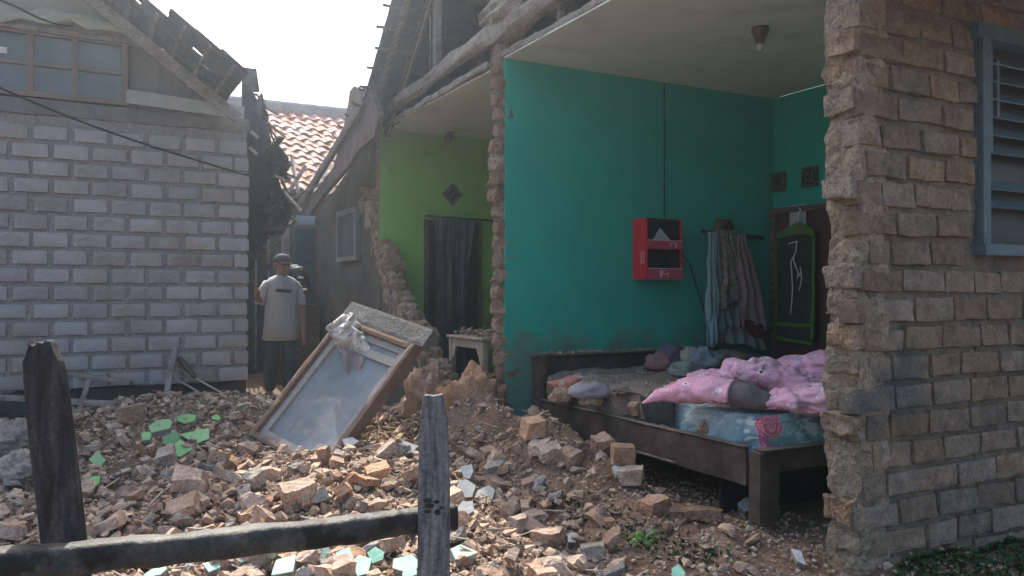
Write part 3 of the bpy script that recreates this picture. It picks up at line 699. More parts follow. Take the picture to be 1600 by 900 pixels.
m = MB(); m.box((2.2, 10.3, .0), (2.72, 10.75, .95)); m.box((2.18, 10.28, .95), (2.74, 10.77, .985)); tag(m.build('cabinet', WOODD), 'dark low cabinet standing right of the man in the alley', 'cabinet')
BN = thing('dark_bundle', P(465, 440, 9.7), 'black bundle with pale edges hanging just behind the shoulder of the man', 'bundle')
m = MB(); m.loft([P(452, 420, 9.7), P(462, 425, 9.7), P(470, 440, 9.7), P(480, 458, 9.7)], [(.05, .05), (.09, .1), (.1, .12), (.05, .06)], V(0, 0, 1), 10, .03, 3); m.build('bag', BLACK, BN)
for (x0, y0, x1, y1) in ((454, 416, 465, 415), (466, 433, 474, 434), (474, 452, 480, 452)):
    b = MB(); b.tube([P(x0, y0, 9.58), P(x1, y1, 9.58)], .012, 6); b.build('pale_edge', WHITE, BN)

# ------------------------------------------------------------------ cables
m = MB(); pts = []
for k in range(24):
    u = k / 23; p = P(-60 + 470 * u, 0, 1); pp = P(-60 + 460 * u, 110 + 168 * u + 14 * math.sin(u * math.pi) * (1 - .3 * u), 6.2 + .9 * u); pts.append(pp)
m.tube(pts, .009, 6); tag(m.build('cable', BLACK), 'long black cable sagging across the front of the block wall', 'cable')
m = MB(); m.tube([P(-30, -12, 6.1), P(20, 8, 6.2), P(60, 28, 6.3), P(88, 38, 6.5), P(150, 44, 7.35)], .008, 6); tag(m.build('cable', BLACK), 'short cable above the gable window at the upper left', 'cable')

# ------------------------------------------------------------------ ceiling lamp, cords
c = V(3.93, 3.94, 2.84)
LP = thing('ceiling_lamp', c, 'brown lamp socket with a small bulb on the bedroom ceiling', 'lamp')
SOCK = mat('brown_socket', [(.12, .06, .05), (.16, .09, .07)], 4, rough=.5, bump=0, rand=0)
m = MB(); m.loft([c + V(0, 0, .03), c + V(0, 0, 0), c + V(0, 0, -.03), c + V(0, 0, -.07)], [(.055, .055), (.055, .055), (.04, .04), (.025, .025)], V(0, 1, 0), 16); m.build('socket', SOCK, LP)
BULB = mat('milky_bulb', [(.4, .42, .4), (.45, .47, .45)], 3, rough=.2, bump=0, rand=0)
m = MB(); m.loft([c + V(0, 0, -.07), c + V(0, 0, -.085), c + V(0, 0, -.11), c + V(0, 0, -.13)], [(.012, .012), (.024, .024), (.024, .024), (.008, .008)], V(0, 1, 0), 12); m.build('bulb', BULB, LP)
a = onY(1038, 155, T0 - .008); b_ = onY(1038, 345, T0 - .008)
m = MB(); m.tube([V(a.x, a.y, 2.86), a, (a + b_) / 2, b_], .005, 6); tag(m.build('cord', BLACK), 'straight dark cord running down the teal wall to the red shelf', 'cord')
m = MB(); m.tube([onY(1062, 372, 5.2), onY(1066, 398, 5.25), onY(1078, 412, 5.3), onY(1092, 460, 5.3), onY(1106, 505, 5.3), onY(1115, 520, 5.28)], .006, 6); tag(m.build('cord', BLACK), 'slanting black charger cord hanging from the red shelf towards the clothes', 'cord')

# red two-tier wall shelf
x0, x1 = onY(1012, 400, 5.17).x, onY(1064, 400, 5.17).x
zt, zm, zb = onY(1030, 341, 5.17).z, onY(1030, 388, 5.17).z, onY(1030, 437, 5.17).z
ys, yf = T0 - .002, 5.17
RS = thing('wall_shelf', (x0, yf, zb), 'red two-tier box shelf fixed on the teal wall', 'shelf')
m = MB(); m.box((x0 - .012, yf, zb), (x0, ys, zt)); m.build('side_panel', METALR, RS)
m = MB(); m.box((x0 + .001, yf + .013, zb + .011), (x0 + .006, ys, zt - .013)); m.box((x1 - .006, yf + .013, zb + .011), (x1 - .001, ys, zt - .013)); m.build('inner_shade', BLACK, RS)  # black faces paint in the shade inside the shelf
m = MB(); m.box((x1, yf, zb), (x1 + .012, ys, zt)); m.build('side_panel', METALR, RS)
m = MB(); m.box((x0, yf + .03, zt - .012), (x1, ys, zt)); m.build('top_panel', BLACK, RS)
m = MB(); m.box((x0, ys - .012, zb), (x1, ys, zt - .012)); m.build('back_panel', BLACK, RS)
m = MB(); m.box((x0, yf - .004, zm - .005), (x1 + .012, yf + .012, zm + .06)); m.build('front_rail', PINKSIDE, RS)
m = MB(); m.box((x0, yf - .004, zb), (x1 + .012, yf + .012, zb + .085)); m.build('front_rail', PINKSIDE, RS)
m = MB(); m.box((x0, yf + .012, zm), (x1, ys - .012, zm + .01)); m.box((x0, yf + .012, zb), (x1, ys - .012, zb + .01)); m.build('shelf_board', METALR, RS)
m = MB(); e = yf - .0065
for z_ in (zm + .062, zb + .087): m.box((x0, yf - .004, z_), (x1 + .012, yf + .01, z_ + .004))
def ln(pts, w_=.004):
    for i in range(len(pts) - 1):
        m.beam(V(pts[i][0], e, pts[i][1]), V(pts[i + 1][0], e, pts[i + 1][1]), .003, w_, up=V(0, 1, 0))
cx = (x0 + x1) / 2
ln([(cx - .03, zb + .02), (cx - .03, zb + .065), (cx + .0, zb + .04), (cx + .03, zb + .055), (cx + .03, zb + .02)])
ln([(cx - .045, zb + .02), (cx - .045, zb + .07), (cx + .015, zb + .07)])
ln([(cx + .06, zm + .01), (cx + .06, zm + .045), (cx + .11, zm + .045), (cx + .11, zm + .01)])
for k, zc in enumerate((zm - .05, zm - .085, zm - .12)):
    for dy in (.03, .06):
        yy0 = yf + dy; m.box((x0 - .0145, yy0, zc), (x0 - .012, yy0 + .018, zc + .003)); m.box((x0 - .0145, yy0, zc + .02), (x0 - .012, yy0 + .018, zc + .023)); m.box((x0 - .0145, yy0, zc), (x0 - .012, yy0 + .003, zc + .023))
m.build('white_print', WHITE, RS)
m = MB(); m.prism([V(x0 + .08, yf + .05, zm + .06), V(x0 + .28, yf + .05, zm + .06), V(x0 + .17, yf + .06, zm + .17)], V(.004, .006, 0)); o = fixn(m.build('paper', mat('paper', [(.45, .5, .55), (.5, .55, .6)], 3, bump=0, rand=0))); tag(o, 'folded pale paper standing in the top tier of the red shelf', 'paper')

# hanging clothes near the corner
CL = thing('clothes_rack', onY(1150, 360, 5.3), 'small dark wall rack in the corner from which the clothes hang', 'rack')
m = MB(); m.beam(onY(1098, 362, 5.31), onY(1192, 372, 5.31), .05, .03, n=8, amp=.004); m.build('bar', BLACK, CL)
m = MB(); m.loft([onY(1118, 362, 5.3), onY(1124, 350, 5.3), onY(1138, 350, 5.3), onY(1145, 364, 5.3)], [(.03, .02), (.05, .04), (.05, .04), (.03, .02)], V(0, 1, 0), 10, .01); m.build('hook_board', SOCK, CL)
def garment(name, px0, px1, py0, py1, q0, q1, Y, folds, depth, mt, label, ph=0):
    # px0..px1 top edge, q0..q1 bottom edge
    m = MB()
    def f(u, v):
        a = onY(px0 + (px1 - px0) * u, py0, Y); b_ = onY(q0 + (q1 - q0) * u, py1 + 6 * math.sin(u * 5 + ph), Y)
        p = a.lerp(b_, v); nn_ = noise.noise(V(u * 3 + ph * 7, v * 2.2, ph)); p.y += depth * (.2 + .8 * v) * (math.sin(u * folds * 2 * math.pi + ph + 2.6 * nn_ + .9 * math.sin(v * 4 + ph)) * (.5 + .8 * abs(nn_)) + .8 * noise.noise(V(u * 7, v * 5, ph + 2))) - .3 * depth * v
        p.z += .05 * v * noise.noise(V(u * 2.5 + ph, 3, ph)); p.x += .03 * noise.noise(V(v * 4, u * 2, ph + 5))
        p.y = min(p.y, T0 - .012)
        return p
    m.grid(f, 40, 24, True); o = m.build(name, mt); solid(o, .004); return tag(o, label, 'clothes', 'clothes hanging in the bedroom corner')
garment('garment', 1106, 1118, 362, 538, 1104, 1122, 5.20, 2.5, .03, cloth('light_blue_cloth', [(.22, .34, .38), (.30, .43, .47)]), 'pale blue striped garment hanging leftmost on the corner rack')
garment('garment', 1118, 1132, 358, 520, 1112, 1150, 5.23, 3.5, .03, cloth('grey_blue_cloth', [(.12, .18, .21), (.20, .27, .31)]), 'grey blue garment hanging second from the left on the rack', 1)
garment('garment', 1130, 1148, 360, 480, 1124, 1172, 5.19, 3, .03, cloth('brown_pattern_cloth', [(.10, .07, .07), (.30, .26, .22)], scale=30), 'dark patterned garment hanging in the middle of the rack', 2)
garment('garment', 1152, 1166, 366, 512, 1156, 1200, 5.17, 2.5, .035, cloth('mauve_cloth', [(.22, .155, .165), (.29, .21, .215)]), 'dusty mauve shirt with dark red hem hanging rightmost on the rack', 3)
garment('garment', 1128, 1160, 430, 540, 1124, 1196, 5.26, 4, .025, cloth('white_grey_cloth', [(.26, .32, .33), (.36, .41, .41)]), 'long pale grey garment hanging lowest behind the other clothes', 4)
garment('garment', 1160, 1170, 500, 520, 1152, 1206, 5.15, 3, .02, cloth('dark_red_cloth', [(.09, .02, .025), (.13, .03, .035)]), 'dark red cloth hanging below the mauve shirt', 5)

# green organiser hanging on the door
gm = cloth('green_trim', [(.06, .15, .03), (.10, .22, .05)])
OG = thing('hanging_organiser', onX(1245, 340, 5.38), 'green edged hanging organiser with clear pockets on a hanger before the dark door', 'organiser')
X_ = 5.37
c0 = onX(1247, 352, X_); yl, yr = onX(1213, 400, X_).y, onX(1272, 400, X_).y; zb_ = onX(1245, 530, X_).z; zt_ = onX(1245, 362, X_).z
m = MB(); m.tube([V(X_, c0.y, c0.z + .15), V(X_, c0.y - .03, c0.z + .13), V(X_, c0.y, c0.z + .09), V(X_, c0.y, c0.z + .02)], .006, 6); m.build('hook', WHITE, OG)
m = MB(); m.prism([V(X_, yl, zt_ - .05), V(X_, yl, zt_), V(X_, c0.y, c0.z + .03), V(X_, yr, zt_), V(X_, yr, zt_ - .05), V(X_, c0.y, zt_ - .02)], V(.02, 0, 0)); fixn(m.build('hanger_top', gm, OG))
for (a, b_) in ((V(X_, yl, zt_ - .05), V(X_, yl, zb_)), (V(X_, yr, zt_ - .05), V(X_, yr + .02, zb_)), (V(X_, yl, zb_), V(X_, yr + .02, zb_ - .03)), (V(X_, yl, zb_ + .12), V(X_, yr, zb_ + .12))):
    m = MB(); m.beam(a, b_, .012, .03, n=14, amp=.008); m.build('green_trim', gm, OG)
m = MB(); m.box((X_ + .01, min(yl, yr), zb_), (X_ + .02, max(yl, yr), zt_ - .03)); m.build('dark_panel', mat('dark_green_net', [(.012, .03, .025), (.03, .06, .045)], 14, bump=.2, rand=0), OG)
ym = (yl + yr) / 2
for pts in ([V(X_ - .01, ym + .06, zt_ - .1), V(X_ - .01, ym - .05, zt_ - .08), V(X_ - .012, ym + .02, zt_ - .25), V(X_ - .01, ym + .03, zb_ + .1)], [V(X_ - .01, ym, zt_ - .2), V(X_ - .015, ym - .05, zt_ - .4), V(X_ - .01, ym - .08, zt_ - .3), V(X_ - .01, ym - .06, zt_ - .55)]):
    pts = [pts[i].lerp(pts[i + 1], q / 5) + V(0, .012 * math.sin(q * 1.3 + i), 0) for i in range(len(pts) - 1) for q in range(5)]
    m = MB(); m.tube(pts, .005, 6); m.build('white_strap', WHITE, OG)
a = onX(1247, 337, 5.43); m = MB(); m.box((5.425, a.y - .09, a.z - .09), (5.43, a.y + .09, a.z + .09)); tag(m.build('paper', mat('pale_paper', [(.33, .38, .38), (.4, .45, .44)], 4, bump=0, rand=0)), 'square pale paper stuck on top of the dark red door', 'paper')

# ------------------------------------------------------------------ bed
BX0, BY0, BY1, BX1 = 3.0, 3.0, 5.30, 4.75
B = thing('bed', (3.0, 3.0, 0), 'dusty dark brown wooden bed frame standing along the teal wall', 'bed')
m = MB(); m.rbox((BX0 + .055, BY0 + .04, .17), (.14, .085, .36), (3, 3, 8), .003, 6, 1); m.build('post', BEDW, B)
m = MB(); m.rbox((BX0 + .02, BY1 - .06, .33), (.06, .14, .68), (3, 3, 12), .003, 6, 2); m.build('post', BEDW, B)
m = MB(); m.rbox((BX1, BY0 + .05, .17), (.065, .11, .36), (3, 3, 6), .003, 6, 3); m.build('post', BEDW, B)
m = MB(); m.rbox((BX1, BY1 - .06, .33), (.06, .10, .68), (3, 3, 8), .003, 6, 4); m.build('post', BEDW, B)
m = MB(); m.rbox((BX0 + .015, (BY0 + BY1) / 2, .255), (.032, BY1 - BY0 - .22, .19), (2, 40, 6), .006, 5, 5); m.build('side_rail', BEDW, B)
m = MB(); m.rbox((BX0 + .012, (BY0 + BY1) / 2, .358), (.05, BY1 - BY0 - .2, .016), (2, 40, 2), .003, 5, 5); m.build('rail_cap', BEDW, B)
m = MB(); m.rbox((BX0 + .0, 3.95, .175), (.02, .6, .02), (2, 10, 2), .003, 5, 5); m.build('nailed_strip', BEDW, B)
m = MB(); m.rbox(((BX0 + BX1) / 2, BY0 + .02, .29), (BX1 - BX0 - .04, .03, .11), (20, 2, 3), .003, 5, 6); m.build('foot_rail', BEDW, B)
m = MB(); m.rbox(((BX0 + BX1) / 2, BY0 + .02, .354), (BX1 - BX0, .075, .018), (20, 2, 2), .003, 5, 6); m.build('rail_cap', BEDW, B)
m = MB(); m.rbox(((BX0 + BX1) / 2, BY1 - .02, .42), (BX1 - BX0 - .02, .03, .48), (20, 2, 6), .004, 5, 7); m.build('headboard', BEDW, B)
m = MB(); m.rbox(((BX0 + BX1) / 2, BY1 - .04, .675), (BX1 - BX0 + .06, .13, .02), (24, 3, 2), .004, 5, 7); m.build('headboard_cap', BEDW, B)
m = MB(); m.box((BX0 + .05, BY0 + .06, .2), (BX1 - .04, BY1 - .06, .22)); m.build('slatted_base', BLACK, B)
m = MB(); m.box((BX0 + .06, BY0 + .35, -.05), (BX1 - .05, BY0 + .37, .2)); m.build('under_bed_shade', BLACK, B)  # added black sheet, paints in the shade under the open footboard

# mattress with floral sheet
def rosemat():
    m = cloth('floral_sheet', [(.16, .27, .33), (.28, .41, .47), (.42, .54, .58)], scale=4)
    N, L = nodes_of(m); b = N['Principled BSDF']; src = b.inputs['Base Color'].links[0].from_socket
    geo = N.new('ShaderNodeNewGeometry')
    def mixc(fac, a, c):
        mx = N.new('ShaderNodeMix'); mx.data_type = 'RGBA'; L.new(fac, mx.inputs[0]); L.new(a, mx.inputs[6]); 
        if isinstance(c, tuple): mx.inputs[7].default_value = (*c, 1)
        else: L.new(c, mx.inputs[7])
        return mx.outputs[2]
    # folds: pale leaf strokes
    sv = N.new('ShaderNodeVectorMath'); sv.operation = 'MULTIPLY'; sv.inputs[1].default_value = (1, 1, 2.6); L.new(geo.outputs['Position'], sv.inputs[0])
    wv = N.new('ShaderNodeTexNoise'); wv.inputs['Scale'].default_value = 8; wv.inputs['Distortion'].default_value = 1.6; wv.inputs['Detail'].default_value = 1; L.new(sv.outputs[0], wv.inputs['Vector'])
    mr = N.new('ShaderNodeMapRange'); mr.inputs[1].default_value = .56; mr.inputs[2].default_value = .60; L.new(wv.outputs['Fac'], mr.inputs[0])
    src = mixc(mr.outputs[0], src, (.50, .58, .60))
    dn = N.new('ShaderNodeTexNoise'); dn.inputs['Scale'].default_value = 28; dn.inputs['Detail'].default_value = 2; L.new(geo.outputs['Position'], dn.inputs['Vector'])
    for (c, r, col) in ((onY(1203, 662, 3.06), .075, (.78, .24, .32)), (onY(1160, 668, 3.06), .038, (.70, .16, .25)), (onY(1190, 694, 3.06), .05, (.52, .17, .30)), (onX(1100, 672, 3.07), .035, (.42, .06, .12)), (onY(1290, 680, 3.06), .05, (.30, .10, .18)), (V(3.3, 3.6, .52), .08, (.7, .2, .3)), (V(3.08, 3.85, .45), .06, (.62, .22, .18))):
        vd = N.new('ShaderNodeVectorMath'); vd.operation = 'DISTANCE'; vd.inputs[1].default_value = c; L.new(geo.outputs['Position'], vd.inputs[0])
        ad = N.new('ShaderNodeMath'); ad.operation = 'MULTIPLY_ADD'; ad.inputs[1].default_value = .05; L.new(dn.outputs['Fac'], ad.inputs[0]); L.new(vd.outputs['Value'], ad.inputs[2])
        mr = N.new('ShaderNodeMapRange'); mr.inputs[1].default_value = r + .030; mr.inputs[2].default_value = r + .022; L.new(ad.outputs[0], mr.inputs[0])
        # petals: concentric rings broken by noise
        wv = N.new('ShaderNodeMath'); wv.operation = 'SINE'; mm = N.new('ShaderNodeMath'); mm.operation = 'MULTIPLY'; mm.inputs[1].default_value = 330
        L.new(ad.outputs[0], mm.inputs[0]); L.new(mm.outputs[0], wv.inputs[0])
        rp = N.new('ShaderNodeMapRange'); rp.inputs[1].default_value = -1; rp.inputs[2].default_value = 1; L.new(wv.outputs[0], rp.inputs[0])
        mc = N.new('ShaderNodeMix'); mc.data_type = 'RGBA'; L.new(rp.outputs[0], mc.inputs[0]); mc.inputs[6].default_value = (*[v * .62 for v in col], 1); mc.inputs[7].default_value = (*[min(.9, v * 1.12 + .05) for v in col], 1)
        src = mixc(mr.outputs[0], src, mc.outputs[2])
    L.new(src, b.inputs['Base Color']); return m
SHEET = rosemat()
m = MB()
n_ = 44
def mat_ring(u, v):
    pass
cs = []; rr_ = []
mx0, mx1 = 3.07, 4.68
def mf(u, v):   # u around half section from low left side over top to right side ; v along Y
    y = 3.055 + (5.17 - 3.055) * v
    s_ = u * 3.0
    e = .06 * (abs(2 * v - 1) ** 14)
    if s_ < 1: x = mx0 + e * .5 - .012 * math.sin(s_ * math.pi); z_ = .20 + (.30) * s_
    elif s_ < 2: x = mx0 + (mx1 - mx0) * (s_ - 1); z_ = .50 + .025 * math.sin((s_ - 1) * math.pi) ** .5 - e * .5
    else: x = mx1; z_ = .50 - .30 * (s_ - 2)
    f_ = .016 * math.sin(y * 30 + z_ * 30 + 3 * noise.noise(V(x * 2, y * 3, z_ * 4))) * (1 if s_ < 1 else .3)
    return V(x - f_, y, z_ + .004 * noise.noise(V(x * 9, y * 9, 2)))
m.grid(mf, 90, 110)
def mend(u, v):   # foot end, with diagonal pull folds
    x = mx0 + (mx1 - mx0) * u; z_ = .20 + .305 * v
    bul = .035 * math.sin(v * math.pi) + .016 * math.sin((x * 26 + z_ * 44) + 2 * noise.noise(V(x * 5, z_ * 5, 1))) * (1 - abs(2 * v - 1)) 
    z_ += .022 * math.sin(u * math.pi) ** .5 * v
    return V(x, 3.055 + .02 - bul, z_)
m.grid(mend, 90, 20)
MT = m.build('mattress', SHEET); tag(MT, 'mattress in a blue grey sheet printed with pink roses on the bed', 'mattress')

DIRTY = cloth('dirty_blanket', [(.10, .085, .072), (.19, .16, .135), (.26, .215, .17)], scale=3.5, bump=.8, bscale=50, patch=((.21, .17, .125), 3, .5, .1))
m = MB()
def bl(u, v):
    y = 3.95 + 1.19 * v; s_ = u * 2.35
    if s_ < .35: x = 3.045 - .015 * math.sin(s_ * 9); z_ = .36 + .17 * (s_ / .35)
    else: x = 3.045 + (s_ - .35) * .72; z_ = .535 + .018 * sst(0, .2, s_ - .35)
    k = 2.5 * noise.noise(V(x * 1.5, y * 1.5, 0))
    z_ += .03 * noise.noise(V(x * 6, y * 6, 4)) + .012 * abs(noise.noise(V(x * 14, y * 14, 4))) + .012 * math.sin(y * 9 + k * 3) * noise.noise(V(x * 2, y, 8)) + (.03 * math.exp(-((x - 3.06) / .1) ** 2) * noise.noise(V(1, y * 5, 1)) if s_ >= .35 else 0)
    x += .02 * noise.noise(V(2, y * 5, z_ * 3))
    y += .06 * noise.noise(V(x * 3, v * 2, 9)) * (1 - v)
    return V(x, y, z_)
m.grid(bl, 70, 60); o = m.build('blanket', DIRTY); solid(o, .012, 1); tag(o, 'dust covered grey brown blanket spread over the head half of the mattress', 'blanket')
DK = cloth('dark_pattern_cloth', [(.03, .03, .033), (.07, .068, .065)], scale=20)
m = MB()
def dk(u, v):
    y = 3.72 + .36 * v; z_ = .53 - .17 * u + .01 * math.sin(v * 8)
    return V(3.035 - .012 * math.sin(u * 3) + .01 * math.sin(v * 14 + u * 3) + .25 * max(0, .15 - u), y, z_)
m.grid(dk, 16, 24); o = m.build('cloth', DK); solid(o, .008, 1); tag(o, 'dark spotted cloth hanging over the side of the mattress under the dusty blanket', 'cloth')

def wrinkle_lump(name, centre, sz, mt, label, cat, seed=0, amp=.25, nu=36, nv=24, rot=0, group=None, flat=.5):
    m = MB(); Rm = Matrix.Rotation(rot, 3, 'Z')
    def f(u, v):
        th = u * 2 * math.pi; ph = v * math.pi
        d = V(math.cos(th) * math.sin(ph), math.sin(th) * math.sin(ph), math.cos(ph))
        k = 1 + amp * (noise.noise(d * 1.6 + V(seed, 0, 0)) + .55 * (abs(noise.noise(d * 3.7 + V(seed, 3, 0))) * 2 - .4) + .25 * noise.noise(d * 8 + V(seed, 0, 5)))
        p = V(d.x * sz[0], d.y * sz[1], d.z * sz[2]) * k
        if p.z < -sz[2] * flat: p.z = -sz[2] * flat
        return V(*centre) + Rm @ p
    m.grid(f, nu, nv); o = m.build(name, mt)
    bm = bmesh.new(); bm.from_mesh(o.data); bmesh.ops.remove_doubles(bm, verts=bm.verts, dist=1e-5); bmesh.ops.recalc_face_normals(bm, faces=bm.faces); bm.to_mesh(o.data); bm.free()
    return tag(o, label, cat, group)
def lump_at(px, py, t, w_, h_, *a, **k): return wrinkle_lump(a[0], P(px, py, t), (w_, w_ * .8, h_), *a[1:], **k)
lump_at(898, 606, 5.7, .19, .085, 'cloth', cloth('red_pattern_cloth', [(.42, .14, .11), (.55, .26, .2)], scale=12, patch=((.4, .33, .28), 12, .5, .05)), 'dusty red patterned cloth bunched at the head corner of the bed', 'cloth', seed=3)
lump_at(922, 612, 5.3, .15, .06, 'cloth', cloth('pale_lilac_cloth', [(.22, .20, .22), (.34, .31, .33)]), 'crumpled pale lilac cloth beside the red patterned cloth', 'cloth', seed=5)
lump_at(878, 620, 5.6, .09, .06, 'cloth', CLAY, 'clay coated rag lying on the corner of the bed rail', 'rag', seed=8)
lump_at(985, 598, 5.6, .26, .035, 'cloth', DIRTY, 'flat dusty cloth crumpled in the middle of the grey blanket', 'cloth', seed=41, amp=.5, nu=60, nv=40)
lump_at(1010, 610, 5.2, .20, .035, 'cloth', cloth('dusty_pattern_cloth', [(.10, .08, .075), (.22, .18, .15)], scale=22), 'dark dusty patterned cloth spread left of the pink pillow tip', 'cloth', seed=45, amp=.5, nu=60, nv=40)
lump_at(1030, 568, 6.0, .12, .08, 'cloth', cloth('pink_brown_cloth', [(.20, .12, .11), (.27, .17, .15)]), 'brownish pink cloth at the left of the clothes pile on the bed', 'cloth', seed=11)
lump_at(1048, 560, 6.05, .13, .10, 'cloth', cloth('purple_cloth', [(.09, .08, .12), (.14, .12, .17)]), 'dull purple cloth in the clothes pile at the head of the bed', 'cloth', seed=13)
lump_at(1078, 562, 6.0, .09, .09, 'cloth', cloth('beige_cloth', [(.26, .25, .20), (.35, .34, .27)], scale=14), 'beige patterned cloth between the purple and grey cloths on the bed', 'cloth', seed=17)
lump_at(1100, 566, 5.95, .14, .10, 'cloth', cloth('grey_cloth', [(.17, .20, .22), (.28, .31, .33)], scale=12), 'crumpled blue grey cloth at the right of the clothes pile', 'cloth', seed=19, amp=.35)
lump_at(1070, 580, 5.6, .12, .06, 'cloth', cloth('grey_green_cloth', [(.16, .19, .17), (.26, .28, .25)], scale=12), 'grey green cloth lying in front of the clothes pile', 'cloth', seed=23, amp=.35)
lump_at(1130, 560, 6.3, .22, .06, 'cloth', DIRTY, 'brown blanket roll lying behind the clothes pile', 'blanket', seed=29)
lump_at(1175, 566, 6.3, .2, .06, 'cloth', cloth('dark_green_cloth', [(.03, .07, .06), (.05, .10, .085)]), 'dark green cloth half hidden behind the pink duvet', 'cloth', seed=31)

# pink duvet and pillow
def pinkmat(name, base, base2):
    m = cloth(name, [base, base2], scale=3)
    N, L = nodes_of(m); b = N['Principled BSDF']; src = b.inputs['Base Color'].links[0].from_socket
    tc = N.new('ShaderNodeTexCoord')
    v = N.new('ShaderNodeTexVoronoi'); v.inputs['Scale'].default_value = 13; L.new(tc.outputs['Object'], v.inputs['Vector'])
    n = N.new('ShaderNodeTexNoise'); n.inputs['Scale'].default_value = 60; L.new(tc.outputs['Object'], n.inputs['Vector'])
    ad = N.new('ShaderNodeMath'); ad.operation = 'MULTIPLY_ADD'; ad.inputs[1].default_value = .35; L.new(n.outputs['Fac'], ad.inputs[0]); L.new(v.outputs['Distance'], ad.inputs[2])
    def rng(a, c, s):
        mr = N.new('ShaderNodeMapRange'); mr.inputs[1].default_value = a; mr.inputs[2].default_value = c; L.new(s, mr.inputs[0]); return mr.outputs[0]
    def mixc(fac, a, c):
        mx = N.new('ShaderNodeMix'); mx.data_type = 'RGBA'; L.new(fac, mx.inputs[0]); L.new(a, mx.inputs[6]); mx.inputs[7].default_value = (*c, 1); return mx.outputs[2]
    src = mixc(rng(.42, .38, ad.outputs[0]), src, (.82, .74, .76)); src = mixc(rng(.27, .25, ad.outputs[0]), src, (.22, .06, .1))
    v2 = N.new('ShaderNodeTexVoronoi'); v2.feature = 'DISTANCE_TO_EDGE'; v2.inputs['Scale'].default_value = 3.3
    wn = N.new('ShaderNodeTexNoise'); wn.inputs['Scale'].default_value = 5; L.new(tc.outputs['Object'], wn.inputs['Vector'])
    va = N.new('ShaderNodeVectorMath'); va.operation = 'MULTIPLY_ADD'; va.inputs[1].default_value = (.25, .25, .25); L.new(wn.outputs['Color'], va.inputs[0]); L.new(tc.outputs['Object'], va.inputs[2])
    L.new(va.outputs[0], v2.inputs['Vector']); n3 = N.new('ShaderNodeTexNoise'); n3.inputs['Scale'].default_value = 4; L.new(tc.outputs['Object'], n3.inputs['Vector'])
    ml = N.new('ShaderNodeMath'); ml.operation = 'MULTIPLY'; L.new(rng(.014, .008, v2.outputs['Distance']), ml.inputs[0]); L.new(rng(.52, .56, n3.outputs['Fac']), ml.inputs[1])
    src = mixc(ml.outputs[0], src, (.20, .05, .10))
    L.new(src, b.inputs['Base Color']); return m
PINK = pinkmat('pink_floral', (.70, .36, .48), (.78, .46, .57))
def puff(m, pts, seed, amp=.05, sides=72, power=2.3, freq=5):
    # pts: (point, rx, rz); interpolated and wrinkled
    cs = []; rs = []
    n = len(pts)
    for k in range((n - 1) * 16 + 1):
        i = min(n - 2, k // 16); u = (k - i * 16) / 16; s = u * u * (3 - 2 * u)
        cs.append(Vector(pts[i][0]).lerp(Vector(pts[i + 1][0]), u)); rs.append((pts[i][1] * (1 - s) + pts[i + 1][1] * s, pts[i][2] * (1 - s) + pts[i + 1][2] * s))
    vs = []
    for i, c in enumerate(cs):
        d = (cs[min(i + 1, len(cs) - 1)] - cs[max(i - 1, 0)]).normalized(); x = d.cross(V(0, 0, 1)).normalized(); z = x.cross(d)
        for k in range(sides):
            a = 2 * math.pi * k / sides; ca, sa = math.cos(a), math.sin(a); e = 2 / power
            o = x * (math.copysign(abs(ca) ** e, ca) * rs[i][0]) + z * (math.copysign(abs(sa) ** e, sa) * rs[i][1])
            p = c + o
            n1 = abs(noise.noise(V(p.x * 4 + p.y * 3, p.y * 5 - p.x * 2, p.z * 7) + V(seed, 0, 0)))
            n2 = abs(noise.noise(V(p.x * 13 + p.y * 7, p.y * 12 - p.x * 8, p.z * 24) + V(seed, 4, 0)))
            n3 = 1 - abs(noise.noise(V(p.x * 22 - p.y * 15, p.y * 24 + p.x * 9, p.z * 40) + V(seed, 4, 7))) * 2
            f = min(.55, n1 * 2.0 + n2 * .7 - .45) + .16 * n3 - .1
            vs.append(p + o.normalized() * f * amp * min(1, rs[i][1] / .05))
    fs = []; nn = len(cs)
    for i in range(nn - 1):
        for k in range(sides): fs.append((i * sides + k, i * sides + (k + 1) % sides, (i + 1) * sides + (k + 1) % sides, (i + 1) * sides + k))
    fs.append(tuple(range(sides))[::-1]); fs.append(tuple((nn - 1) * sides + k for k in range(sides)))
    m.add(vs, fs, True)
m = MB()
puff(m, [(P(1128, 588, 4.75), .05, .03), (P(1150, 578, 4.75), .15, .06), (P(1195, 582, 4.7), .18, .07), (P(1240, 600, 4.62), .16, .075), (P(1290, 610, 4.6), .15, .07), (P(1350, 610, 4.6), .1, .06)], 3)
puff(m, [(P(1215, 600, 4.95), .06, .05), (P(1235, 578, 4.9), .15, .075), (P(1275, 574, 4.85), .18, .085), (P(1330, 572, 4.8), .18, .09), (P(1400, 580, 4.8), .1, .06)], 9)
puff(m, [(P(1190, 628, 4.3), .08, .03), (P(1230, 624, 4.3), .15, .055), (P(1290, 622, 4.3), .18, .065), (P(1360, 625, 4.3), .14, .05)], 15)
puff(m, [(P(1075, 592, 5.0), .05, .02), (P(1110, 588, 5.0), .12, .04), (P(1160, 596, 4.9), .14, .05), (P(1200, 605, 4.8), .12, .05)], 21)
m.build('duvet', PINK); DU = COL.objects[-1]; tag(DU, 'thick pink floral duvet heaped at the right end of the bed', 'duvet')
PL = thing('pillow', P(1120, 612, 4.5), 'pillow in a pink floral cover with its grey end bulging out, before the duvet', 'pillow')
m = MB()
puff(m, [(P(1004, 630, 4.60), .015, .008), (P(1030, 617, 4.58), .07, .035), (P(1070, 609, 4.5), .12, .062), (P(1110, 609, 4.42), .14, .07), (P(1146, 614, 4.36), .14, .072)], 31, .018, power=2.2)
m.build('cover', PINK, PL)
